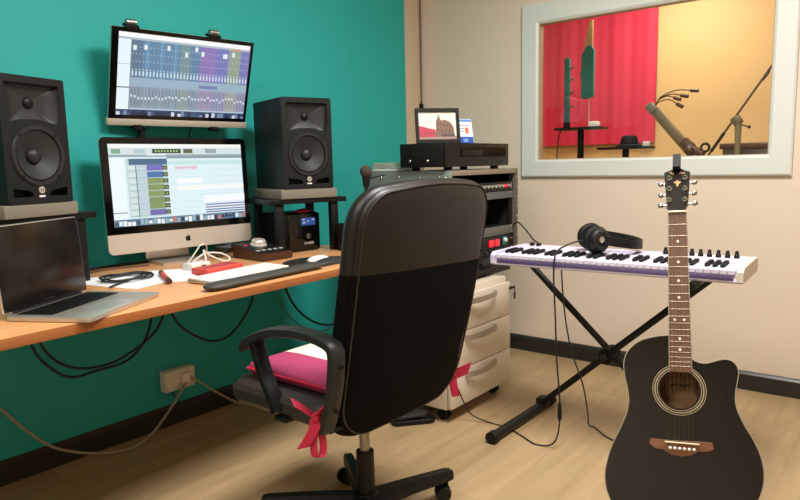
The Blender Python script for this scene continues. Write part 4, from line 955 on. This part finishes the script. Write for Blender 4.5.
# headphones on the keyboard
hpT = Matrix.Identity(4)
hpn = thing('headphones', 'black over-ear headphones resting on the piano keyboard', 'headphones', (-0.985, -1.672, KZ + KH + 0.0095), -0.95)
def hcup(nm, c, axis, r):
    q = V(axis).to_track_quat('Z', 'Y').to_matrix().to_4x4(); Mx = Matrix.Translation(V(c)) @ q
    o = MB().lathe([(r * 0.30, 0.036), (r * 0.55, 0.034), (r * 0.8, 0.026), (r * 0.92, 0.012), (r * 0.93, 0.0)], 32, Mx).build(nm, 'black', hpn)
    pad = MB().tube([Mx @ V((r * 0.82 * math.cos(2 * PI * k / 28), r * 0.82 * math.sin(2 * PI * k / 28), -0.008)) for k in range(28)], 0.0145, 10, closed=True).build('ear_pad', 'rubber', o)
    MB().tube([Mx @ V((r * 0.62 * math.cos(2 * PI * k / 28), r * 0.62 * math.sin(2 * PI * k / 28), 0.031)) for k in range(28)], 0.003, 8, closed=True).build('cup_ring', 'dgrey', o)
    MB().lathe([(r * 0.26, 0.035), (r * 0.26, 0.039), (r * 0.1, 0.041)], 20, Mx).build('cup_emblem', 'chrome', o)
    return Mx
hcup('ear_cup', (-0.075, -0.050, 0.049), (0.25, -1, 0.12), 0.049)
hcup('ear_cup', (-0.080, 0.070, 0.052), (-0.25, 1, 0.10), 0.049)
bp_ = [(-0.06, -0.082, 0.050), (0.0, -0.092, 0.040), (0.06, -0.075, 0.031), (0.100, -0.025, 0.026), (0.106, 0.03, 0.028), (0.075, 0.08, 0.036), (0.01, 0.105, 0.048), (-0.06, 0.108, 0.056)]
MB().sweep(bp_, [(-0.017, -0.004), (0.017, -0.004), (0.017, 0.004), (-0.017, 0.004)], (0, 0, 1), 6).build('headband', 'black', hpn)
MB().sweep([(p[0] * 0.9, p[1] * 0.9, p[2]) for p in bp_[2:6]], [(-0.014, -0.005), (0.014, -0.005), (0.014, 0.005), (-0.014, 0.005)], (0, 0, 1), 6).build('band_padding', 'rubber', hpn)
# floor-hung cables
cable('headphone_cable', 'thin black cable looping from the headphones over the keyboard front to the floor', [(-1.05, -1.61, 0.830), (-1.09, -1.58, 0.836), (-1.15, -1.54, 0.818), (-1.20, -1.527, 0.792), (-1.222, -1.530, 0.71), (-1.215, -1.535, 0.55), (-1.21, -1.54, 0.38), (-1.205, -1.55, 0.25), (-1.20, -1.55, 0.20)], 0.0032, 'cablek')
pg = thing('cable_connector', 'black tapered inline jack hanging above the floor on the headphone cable', 'connector', (-1.20, -1.55, 0.125))
MB().lathe([(0.003, 0.078), (0.007, 0.070), (0.0085, 0.035), (0.008, 0.012), (0.003, 0.0)], 14).build('sleeve', 'blackm', pg)
cable('floor_cable', 'thin black cable curling on the floor from the connector to the drawers', [(-1.20, -1.55, 0.127), (-1.20, -1.545, 0.08), (-1.19, -1.525, 0.03), (-1.19, -1.49, 0.005), (-1.20, -1.44, 0.004), (-1.165, -1.37, 0.004), (-1.12, -1.27, 0.004), (-1.115, -1.18, 0.004), (-1.15, -1.10, 0.04), (-1.20, -1.07, 0.16), (-1.225, -1.068, 0.21)], 0.0032, 'cablek')
cable('keyboard_cable', 'thin black cable dropping behind the keyboard stand to the floor by the guitar', [(-1.06, -1.485, 0.729), (-1.06, -1.50, 0.55), (-1.055, -1.53, 0.38), (-1.04, -1.575, 0.24), (-0.98, -1.575, 0.09), (-0.91, -1.55, 0.015), (-0.90, -1.575, 0.004), (-0.97, -1.66, 0.004), (-1.02, -1.80, 0.004)], 0.0032, 'cablek')

# ================================================================== CAMERA
f_px = 654.17
Rm = ((0.62529, -0.11562, 0.77178), (-0.78008, -0.06469, 0.62232), (-0.02203, -0.99118, -0.13064))
C0 = V((-3.515, -2.625, 1.15))
def px(x, y, D):
    q = V(((x - 400) / f_px, (y - 250) / f_px, 1)) * D
    return C0 + V([sum(Rm[i][j] * q[j] for j in range(3)) for i in range(3)])

# ================================================================== GUITAR
GD = 1.68
P_s, P_n = px(682.0, 443.0, GD), px(677.2, 213.0, GD)
gy = (px(682, 425, 1.0) - C0).normalized()          # the face looks at the standing viewer
def hit(X, Y):
    d = px(X, Y, 1.0) - C0
    return C0 + d * ((P_s - C0).dot(gy) / d.dot(gy))
gz = (hit(677.2, 213.0) - P_s).normalized(); gx = gy.cross(gz)
gM = Matrix((gx, gy, gz)).transposed().to_4x4()
gbase = P_s - gz * 0.225
gt = thing('acoustic_guitar', 'black cutaway acoustic guitar standing upright in the right foreground', 'guitar', tuple(gbase), gM.to_euler())
Z0 = 0.225      # saddle height in guitar local
def gq(X, Y):       # point of the face plane in the guitar's own x, z
    p = hit(X, Y) - P_s
    return (p.dot(gx), Z0 + p.dot(gz))
def gp(cx, cy): return gq(cx / 2.778 + 600 - 0.4, cy / 2.778 + 320)
body_c = [(185, 43), (150, 47), (112, 58), (82, 82), (68, 112), (69, 150), (78, 190), (81, 225), (74, 262), (55, 305), (33, 352), (19, 400), (15, 440), (24, 485), (50, 530), (95, 565), (160, 585), (236, 590), (312, 585), (377, 565), (422, 530), (447, 487), (457, 440), (451, 390), (431, 340), (401, 290), (381, 246), (377, 210), (382, 175), (386, 145), (377, 122), (356, 110), (330, 112), (300, 120), (275, 118), (256, 106), (250, 80), (249, 50), (235, 43)]
body = [(p.x, p.y) for p in cr([(*gp(*c), 0) for c in body_c], 4, True)]
sh_c = gp(221, 194); sh_r = (gp(276, 194)[0] - gp(166, 194)[0]) / 2
BD = 0.10
MB().plate(body, [circ(sh_r, 40, *sh_c)], 0.0, 0.004, XZ).build('soundboard', 'gtop', gt, angle=30)
sdz = MB(); sdz.rings([[V((x, y, z)) for x, z in body] for y in (0.002, BD)], True, False, False); sdz.build('sides', 'gside', gt, angle=40)
MB().prism(body, BD - 0.003, BD, XZ).build('back', 'inside', gt)
MB().tube([V((x, 0.001, z)) for x, z in body], 0.0014, 6, closed=True).build('binding', 'binding', gt)
lb = MB(); lb.box((sh_c[0] + 0.004, BD - 0.0045, sh_c[1] + 0.008), (0.075, 0.001, 0.05)); lb.build('soundhole_label', mat('kraft_label', rgb(176, 140, 92), 0.7), gt)
# handwriting-like line on the label
lt = MB()
for k in range(6): lt.box((sh_c[0] - 0.018 + k * 0.008, BD - 0.0055, sh_c[1] + 0.016 + 0.002 * (k % 2)), (0.005, 0.0006, 0.006), rot=(0, 0.3, 0))
lt.build('label_lettering', 'blackm', gt)
for r0, r1 in ((1.10, 1.14), (1.20, 1.27), (1.33, 1.37)):
    MB().plate(circ(sh_r * r1, 56, *sh_c), [circ(sh_r * r0, 56, *sh_c)], -0.0006, 0.0005, XZ).build('rosette_ring', mat('rosette_cream', rgb(150, 136, 108), 0.4) if r0 == 1.10 else bpy.data.materials['rosette_cream'], gt)
# dark pickguard to the right of the soundhole
pgd = [(p.x, p.y) for p in cr([(*gp(*c), 0) for c in ((292, 165), (330, 180), (355, 225), (345, 285), (312, 320), (292, 300), (282, 265), (296, 230), (300, 195))], 5, True)]
MB().prism(pgd, -0.0008, 0.0005, XZ).build('pickguard', mat('dark_pickguard', rgb(22, 20, 17), 0.12), gt)
# neck
nz0, nz1 = gq(679, 372)[1], gq(679, 213)[1]
wn, wb = gq(686.2, 213)[0] - gq(668.6, 213)[0], gq(690.6, 372)[0] - gq(668.6, 372)[0]
MB().rings([[V((x * wv, y, z)) for x, y in ((-0.5, -0.006), (0.5, -0.006), (0.5, 0.0), (-0.5, 0.0))] for wv, z in ((wb, nz0), (wn, nz1))]).build('fretboard', 'rosew', gt)
MB().rings([[V((0.5 * wv * math.cos(a) * 0.98, 0.0 + 0.020 * math.sin(a), z)) for a in [PI * k / 12 for k in range(13)]] for wv, z in ((wb * 0.98, gq(679, 345)[1]), (wn, nz1))]).build('neck', mat('neck_mahogany', rgb(120, 78, 48), 0.35), gt)
bi = MB()
for sx in (-1, 1): bi.tube([V((sx * wb / 2, -0.003, nz0)), V((sx * wn / 2, -0.003, nz1))], 0.0022, 6)
bi.build('neck_binding', 'binding', gt)
L = nz1 - Z0
inl = []
pos = [L * 2 ** (-k / 12) for k in range(0, 21)]
for k in range(1, 21):
    z = Z0 + pos[k]
    if z < nz0: break
    f = (nz1 - z) / (nz1 - nz0); w = wn + (wb - wn) * f
    MB().cyl((-w / 2, -0.0062, z), (w / 2, -0.0062, z), 0.0010, n=8).build('fret', 'fret', gt)
    if k in (3, 5, 7, 9, 15, 17): inl.append([(0, (z + Z0 + pos[k - 1]) / 2)])
    if k == 12: inl.append([(-0.012, (z + Z0 + pos[11]) / 2), (0.012, (z + Z0 + pos[11]) / 2)])
for grp in inl:
    for x, z in grp: MB().cyl((x, -0.0058, z), (x, -0.0068, z), 0.0036, n=12).build('inlay_dot', 'pearl', gt)
MB().box((0, -0.006, nz1 + 0.002), (wn, 0.010, 0.005), bev=0.001).build('nut', 'pearl', gt)
hs = [gq(668.6, 212), gq(666.6, 202.5), gq(664.0, 171.0), gq(670, 168.8), gq(674, 166.5), gq(677, 165), gq(681, 166.5), gq(685, 168.5), gq(690.2, 170), gq(688.4, 201.5), gq(684.8, 212)]
HT = Matrix.Translation((0, 0, nz1)) @ Matrix.Rotation(-0.10, 4, 'X') @ Matrix.Translation((0, 0, -nz1))
head = MB().prism(hs, 0.0, 0.015, HT @ XZ).build('headstock', mat('headstock_black', rgb(24, 21, 18), 0.2, coat=0.4), gt, angle=25)
for (X, Y), (bxp, byp) in zip(((669.5, 177), (669.4, 188), (669, 199.5), (685, 176), (684.8, 187.3), (684.7, 199)), ((660.8, 180), (660.8, 191.5), (660.8, 202.3), (694.6, 177.6), (694.4, 189), (695, 199.6))):
    p, q = gq(X, Y), gq(bxp, byp)
    A = HT @ Matrix.Translation((p[0], 0, p[1])) @ Matrix.Rotation(PI / 2, 4, 'X')
    tn = MB().lathe([(0.0072, 0), (0.0072, 0.003), (0.0042, 0.005), (0.0036, 0.014), (0.0024, 0.015)], 16, A).build('tuning_peg', 'chrome', gt)
    sg = -1 if bxp < 677 else 1
    b = MB(); b.cyl(HT @ V((p[0], 0.022, q[1])), HT @ V((q[0] - sg * 0.006, 0.022, q[1])), 0.003, n=8)
    b.sphere(HT @ V((q[0], 0.022, q[1])), 0.0085, (1.0, 0.45, 0.85), 14)
    b.box(HT @ V((p[0], 0.021, q[1] )), (0.018, 0.012, 0.02), bev=0.002)
    b.build('tuner_button', 'steel', tn)
fl = [(0, -.5), (.12, -.45), (.18, -.1), (.45, .05), (.42, .3), (.2, .2), (.12, .5), (0, .3), (-.12, .5), (-.2, .2), (-.42, .3), (-.45, .05), (-.18, -.1), (-.12, -.45)]
cx_, cz_ = gq(677.3, 182)
MB().prism([(cx_ + a * 0.019, cz_ + b * 0.021) for a, b in fl], -0.0008, 0.0, HT @ XZ).build('crown_inlay', 'gold', gt)
for (X, Y, w_, h_, r) in ((671.5, 171.8, 0.011, 0.007, -0.25), (682, 171.6, 0.014, 0.005, 0.25)):
    a_, c_ = gq(X, Y); b = MB()
    b.tube([HT @ V((a_ + w_ * (t - 0.5), -0.0006, c_ + h_ * 0.4 * math.sin(t * 7) + r * w_ * (t - .5))) for t in [k / 12 for k in range(13)]], 0.0013, 6); b.build('logo_script', 'gold', gt)
# bridge, saddle, pins, strings
br = [gp(138, 342), gp(142, 328), gp(160, 330), gp(200, 334), gp(255, 337), gp(300, 339), gp(313, 341), gp(317, 360), gp(300, 366), gp(275, 366), gp(255, 376), gp(226, 379), gp(196, 372), gp(178, 360), gp(155, 356)]
bz = sum(p[1] for p in br) / len(br)
MB().prism(br, -0.009, 0.0005, XZ, bev=0.001).build('bridge', 'bridgew', gt, angle=30)
MB().box((0, -0.011, Z0), (0.082, 0.006, 0.0035), bev=0.001).build('saddle', 'pearl', gt)
pp = []
for k in range(6):
    x = (k - 2.5) * 0.0112; pp.append(x); MB().sphere((x, -0.0095, Z0 - 0.014), 0.0042, (1, 0.8, 1), 12).build('bridge_pin', 'white', gt)
for k in range(6):
    xn = (k - 2.5) * 0.0068
    MB().tube([(pp[k], -0.0095, Z0 - 0.013), (pp[k], -0.0135, Z0), (xn, -0.0115, nz1 + 0.002)], 0.00028 + 0.00006 * (5 - k), 5).build('string', 'stringm', gt)
MB().cyl((0, BD / 2, gp(236, 590)[1]), (0, BD / 2, gp(236, 590)[1] - 0.012), 0.007, 0.009, 12).build('strap_button', 'chrome', gt)
# hanging guitar stand behind
hx = px(677.0, 163.0, GD)
gs = thing('guitar_stand', 'black upright guitar stand whose hook tip shows above the headstock', 'guitar stand', (0, 0, 0))
def gw(x, y, z): return gbase + gx * x + gy * y + gz * z
sb = gw(0, 0.22, -0.1); 
top_local = gq(677, 160)
A_ = gw(top_local[0], 0.07, top_local[1]); foot_pt = V((A_.x - 0.02, A_.y, 0))
gs.location = (A_.x, A_.y, 0); off = V((-A_.x, -A_.y, 0))
def gl(p): return V(p) + off
back_low = gw(0, BD + 0.075, 0.0); base_c = V((back_low.x, back_low.y, 0.0))
MB().tube([gl(base_c + V((0, 0, 0.16))), gl(gw(0, BD + 0.06, 0.35)), gl(gw(top_local[0], 0.085, top_local[1] - 0.03)), gl(gw(top_local[0], 0.075, top_local[1]))], 0.012, 12).build('upright', 'black', gs)
hk = MB(); tl = top_local
hk.tube([gl(gw(tl[0], 0.075, tl[1] - 0.002)), gl(gw(tl[0], 0.04, tl[1] + 0.006)), gl(gw(tl[0], 0.006, tl[1] + 0.004))], 0.009, 10)
hk.build('yoke_arm', 'black', gs)
b = MB()
tp = [gl(gw(tl[0] - 0.0015, -0.006, gq(679, 168.5)[1])), gl(gw(tl[0], 0.002, gq(679, 155)[1]))]
b.sweep(tp, [(-0.0105, -0.008), (0.0105, -0.008), (0.0105, 0.008), (-0.0105, 0.008)], tuple(gx), 0); b.build('yoke_pad', 'rubber', gs)
fwd = V((gy.x, gy.y, 0)).normalized(); rgt = V((gx.x, gx.y, 0)).normalized()
for d in (-fwd * 0.30 + rgt * 0.22, -fwd * 0.30 - rgt * 0.22, fwd * 0.24):
    e = base_c + d
    lg = MB().tube([gl(base_c + V((0, 0, 0.17))), gl(e + V((0, 0, 0.014)))], 0.010, 10).build('leg', 'black', gs)
    MB().sphere(gl(e + V((0, 0, 0.014))), 0.014).build('rubber_foot', 'rubber', lg)
for sx in (-1, 1):
    MB().tube([gl(gw(0, BD + 0.072, 0.02)), gl(gw(sx * 0.10, BD + 0.04, 0.0)), gl(gw(sx * 0.11, BD + 0.012, 0.02))], 0.008, 8, 4).build('body_rest', 'rubber', gs)

# ================================================================== BOOTH CONTENTS
# red cloth with soft folds on the booth's far wall
mb = MB(); n = 64; rf, rbk = [], []
ya_, yb_ = 0.06, -1.085
for k in range(n + 1):
    y = ya_ + (yb_ - ya_) * k / n; x = BX - 0.045 - 0.005 * math.sin(k * 0.55) - 0.003 * math.sin(k * 1.37)
    rf.append((x, y)); rbk.append((x + 0.012, y))
out = rf + rbk[::-1]
mb.prism(out, 1.262, 2.44)
tag(mb.build('red_curtain', 'curtain', origin=V((BX - 0.05, (ya_ + yb_) / 2, 1.255)), angle=60), 'crimson cloth hanging on the far wall of the booth behind the window', 'curtain')
tag(MB().tube([(BX - 0.045, BY1 - 0.002, 2.45), (BX - 0.045, -1.2, 2.45)], 0.012, 10).build('curtain_rail', 'steel', origin=V((BX - 0.045, -0.5, 2.45))), 'thin metal rail carrying the crimson cloth above window view', 'curtain rail')
def stand_table(name, label, x, y, z, w, d, shape='rect'):
    t = thing(name, label, 'stand', (x, y, 0), 0, 'small black booth stands')
    MB().prism(rrect(d, w, 0.02, 4), z - 0.014, z).build('tray', 'black', t)
    MB().cyl((0, 0, 0.03), (0, 0, z - 0.014), 0.020, n=14).build('post', 'blackm', t)
    for k in range(3):
        a = k * 2 * PI / 3; MB().tube([(0, 0, 0.12), (0.22 * math.cos(a), 0.22 * math.sin(a), 0.012)], 0.011, 8).build('leg', 'blackm', t)
    return t
stand_table('tray_stand', 'small black tray stand in the booth carrying the green panels', 0.5, -0.885, 1.352, 0.29, 0.2)
gp1 = thing('green_post', 'narrow upright dark green post on the tray at left', 'acoustic post', (0.5, -0.79, 1.352))
MB().box((0, 0, 0.24), (0.02, 0.036, 0.40), bev=0.003).build('felt_strip', 'green', gp1)
MB().box((0, 0, 0.02), (0.022, 0.038, 0.04), bev=0.002).build('foot', 'blackm', gp1)
for z in (0.13, 0.22, 0.30, 0.37): MB().tube([(0, -0.018, z), (0, -0.045, z + 0.01)], 0.005, 6).build('bracket', 'green', gp1)
gp2 = thing('green_baffle', 'wide dark green acoustic baffle on a wooden batten above the tray', 'acoustic baffle', (0.5, -0.935, 1.352))
bf = [(0.03, 0.175), (-0.03, 0.185), (-0.032, 0.47), (-0.01, 0.50), (0.02, 0.49), (0.05, 0.44), (0.045, 0.38), (0.055, 0.33), (0.045, 0.28), (0.05, 0.19)]
MB().prism([(a, b) for a, b in bf], -0.012, 0.012, YZ).build('felt_panel', 'green', gp2)
MB().box((0.0, -0.012, 0.42), (0.014, 0.018, 0.46), bev=0.002).build('batten', 'woodstrip', gp2)
MB().prism([(0.035, 0.48), (-0.01, 0.50), (-0.01, 0.64), (0.004, 0.645)], -0.008, 0.004, YZ).build('wood_wedge', 'woodstrip', gp2)
MB().cyl((0, -0.0, 0.0), (0, -0.0, 0.19), 0.006, n=10).build('rod', mat('pinkish_rod', rgb(196, 120, 120), 0.4), gp2)
tag(MB().box((0, 0, 0.016), (0.06, 0.06, 0.032), bev=0.004).build('white_box', 'white', loc=(0.47, -0.985, 1.352), rz=0.2), 'little white box at the right end of the booth tray', 'box')
cable('booth_cable', 'thin dark cable hanging from the left end of the booth tray', [(0.5, -0.76, 1.36), (0.5, -0.735, 1.30), (0.49, -0.73, 1.22), (0.49, -0.73, 1.1), (0.5, -0.74, 0.6), (0.5, -0.75, 0.005)], 0.004, 'cablek')
stand_table('tray_stand', 'low black tray stand in the booth holding the dark hat shaped object', 0.5, -1.175, 1.222, 0.30, 0.2)
hb_ = thing('percussion_cap', 'dark rounded hat shaped object on the low booth tray', 'percussion', (0.5, -1.195, 1.222))
MB().lathe([(0.072, 0), (0.074, 0.008), (0.055, 0.014), (0.050, 0.045), (0.040, 0.064), (0.015, 0.070)], 28).build('dome', 'blackm', hb_)
MB().lathe([(0.078, 0.0), (0.078, 0.006), (0.05, 0.010)], 28).build('brim', 'black', hb_)
tag(MB().box((0, 0, 0.014), (0.03, 0.04, 0.028), bev=0.004).build('white_eraser', 'white', loc=(0.5, -1.30, 1.222)), 'tiny pale block at the right end of the low booth tray', 'block')
# slanted lamp-like arm with four gooseneck heads
X5 = 0.5
gn = thing('gooseneck_arm', 'slanted grey arm with four thin curved gooseneck heads in the booth', 'gooseneck arm', (X5, -1.56, 0))
def g(y, z, x=0.0): return V((x, y + 1.56, z))
p0, p1 = g(-1.335, 1.435), g(-1.545, 1.185)
dd2 = (p1 - p0).normalized()
ang = math.atan2(dd2.z, dd2.y)
MB().box((p0 + p1) / 2, (0.03, (p1 - p0).length, 0.052), rot=Matrix.Rotation(ang, 4, 'X'), bev=0.004).build('shaft', mat('grey_brown_shaft', rgb(122, 104, 78), 0.4, metal=0.3), gn)
MB().box(p0 + V((0, 0.012, 0.008)), (0.045, 0.06, 0.05), rot=Matrix.Rotation(ang, 4, 'X'), bev=0.008).build('top_bracket', mat('grey_bracket', rgb(116, 108, 92), 0.4), gn)
st_ = g(-1.345, 1.455)
for y, z, k in ((-1.56, 1.525, 0), (-1.507, 1.500, 1), (-1.468, 1.487, 2), (-1.482, 1.448, 3)):
    e = g(y, z); mid = st_.lerp(e, 0.55) + V((0, 0.0, (0.042, 0.036, 0.034, 0.034)[k])); q = st_.lerp(e, 0.15) + V((0, 0.0, 0.040 - 0.006 * k))
    ne = MB().tube([st_, q, mid, e.lerp(mid, 0.15)], 0.0032, 8, 8).build('gooseneck', 'dgrey', gn)
    d = (e - mid).normalized(); MB().tube([e - d * 0.022, e, e + d * 0.022], 0.0105, 10).build('head', 'brownbody', ne)
MB().tube([p1, g(-1.56, 1.10), g(-1.56, 0.04)], 0.02, 12).build('post', 'blackm', gn)
MB().lathe([(0.15, 0), (0.15, 0.02), (0.03, 0.04)], 28).build('base', 'blackm', gn)
cl2 = MB(); cl2.box(g(-1.56, 1.20), (0.06, 0.15, 0.04), rot=Matrix.Rotation(0.6, 4, 'X'), bev=0.012); cl2.sphere(g(-1.55, 1.19, -0.02), 0.03, (1, 1, 0.9)); cl2.box(g(-1.545, 1.235), (0.04, 0.07, 0.02), rot=Matrix.Rotation(0.75, 4, 'X'), bev=0.006)
cl2.build('clamp', 'brownbody', gn)
rg = MB().tube([V((0, 0.022 * math.cos(2 * PI * k / 24), 0.022 * math.sin(2 * PI * k / 24))) for k in range(24)], 0.007, 8, closed=True)
rgo = rg.build('ring_part', 'blackm', gn); rgo.name = 'ring_knob'; rgo.location = g(-1.628, 1.203)
# boom stand
bs = thing('microphone_boom_stand', 'black microphone boom stand slanting across the right of the booth window', 'microphone stand', (X5, -1.795, 0))
def g2(y, z, x=0.0): return V((x, y + 1.795, z))
MB().tube([g2(-1.64, 1.15), g2(-1.945, 1.625)], 0.0065, 10).build('boom', mat('dark_bronze_tube', rgb(84, 70, 52), 0.4), bs)
MB().tube([g2(-1.66, 1.18), g2(-1.725, 1.282)], 0.009, 10).build('boom_sleeve', 'blackm', bs)
MB().box(g2(-1.785, 1.345), (0.04, 0.05, 0.05), rot=(0.98, 0, 0), bev=0.008).build('pivot_clamp', mat('bronze_clamp', rgb(104, 88, 64), 0.4), bs)
MB().tube([g2(-1.80, 1.325), g2(-1.845, 1.308)], 0.004, 8).build('tension_bar', 'dgrey', bs)
MB().sphere(g2(-1.848, 1.307), 0.009).build('tension_knob', 'black', bs)
MB().tube([g2(-1.793, 1.33), g2(-1.795, 1.20), g2(-1.795, 0.05)], (0.018, 0.011), 12).build('post', mat('grey_tube', rgb(128, 116, 94), 0.4), bs)
for k in range(3):
    a = k * 2 * PI / 3 + 0.4; MB().tube([(0, 0, 0.14), (0.25 * math.cos(a), 0.25 * math.sin(a), 0.012)], 0.01, 8).build('leg', 'black', bs)
cb = MB().tube([g2(-1.935, 1.60), g2(-1.925, 1.575), g2(-1.90, 1.545)], 0.003, 6, 4).build('cable_tie', 'black', bs)
ub = thing('upright_cabinet', 'long dark cabinet whose flat top edge shows low in the booth window', 'cabinet', (0.95, -1.86, 0))
MB().box((0, 0, 0.61), (0.3, 0.42, 1.18), bev=0.01).build('body', mat('dark_grey_box', rgb(66, 58, 46), 0.5), ub)
MB().box((0, 0, 1.21), (0.33, 0.45, 0.035), bev=0.008).build('top', 'brownbody', ub)
for sx in (-1, 1):
    for sy in (-1, 1): MB().cyl((sx * 0.1, sy * 0.16, 0), (sx * 0.1, sy * 0.16, 0.022), 0.02, n=12).build('foot', 'rubber', ub)

# ================================================================== LIGHTS
def ceiling_panel(loc, sx, sy, power, label, col=(1, 0.985, 0.965)):
    t = thing('ceiling_light', label, 'ceiling light', (loc[0], loc[1], loc[2]), 0, 'ceiling light panels')
    MB().plate([(-sx / 2 - .03, -sy / 2 - .03), (sx / 2 + .03, -sy / 2 - .03), (sx / 2 + .03, sy / 2 + .03), (-sx / 2 - .03, sy / 2 + .03)], [[(-sx / 2, -sy / 2), (sx / 2, -sy / 2), (sx / 2, sy / 2), (-sx / 2, sy / 2)]], -0.04, 0, I4).build('housing', 'white', t)
    MB().box((0, 0, -0.012), (sx, sy, 0.01)).build('diffuser', 'lampglow', t)
    l = bpy.data.lights.new('ceiling_lamp', 'AREA'); l.shape = 'RECTANGLE'; l.size = sx; l.size_y = sy; l.energy = power; l.color = col
    o = bpy.data.objects.new('ceiling_lamp', l); COL.objects.link(o); o.location = (loc[0], loc[1], loc[2] - 0.045)
    return o
ceiling_panel((-1.75, -2.05, H), 0.9, 0.6, 80, 'long ceiling light panel nearest the window, above the chair')
ceiling_panel((-3.7, -1.95, H), 0.9, 0.6, 36, 'unseen ceiling panel added to even the light over the left end of the desk')  # second panel, added to keep the left wall and desk evenly lit
ceiling_panel((0.62, -1.3, BH), 0.5, 0.5, 24, 'square ceiling light panel inside the booth beyond the glass', (1, 0.94, 0.85))
w_ = bpy.data.worlds.new('World'); sc.world = w_; w_.use_nodes = True
w_.node_tree.nodes['Background'].inputs[0].default_value = (0.9, 0.9, 0.88, 1); w_.node_tree.nodes['Background'].inputs[1].default_value = 0.3

cd = bpy.data.cameras.new('camera'); cam = bpy.data.objects.new('camera', cd); COL.objects.link(cam)
cd.sensor_width = 36; cd.lens = f_px / 800 * 36; cd.clip_start = 0.02
mw = Matrix(((Rm[0][0], -Rm[0][1], -Rm[0][2], C0.x), (Rm[1][0], -Rm[1][1], -Rm[1][2], C0.y), (Rm[2][0], -Rm[2][1], -Rm[2][2], C0.z), (0, 0, 0, 1)))
cam.matrix_world = mw
sc.camera = cam
sc.view_settings.view_transform = 'Standard'; sc.view_settings.look = 'None'; sc.view_settings.gamma = 1; sc.view_settings.use_curve_mapping = False
sc.view_settings.exposure = 0.0
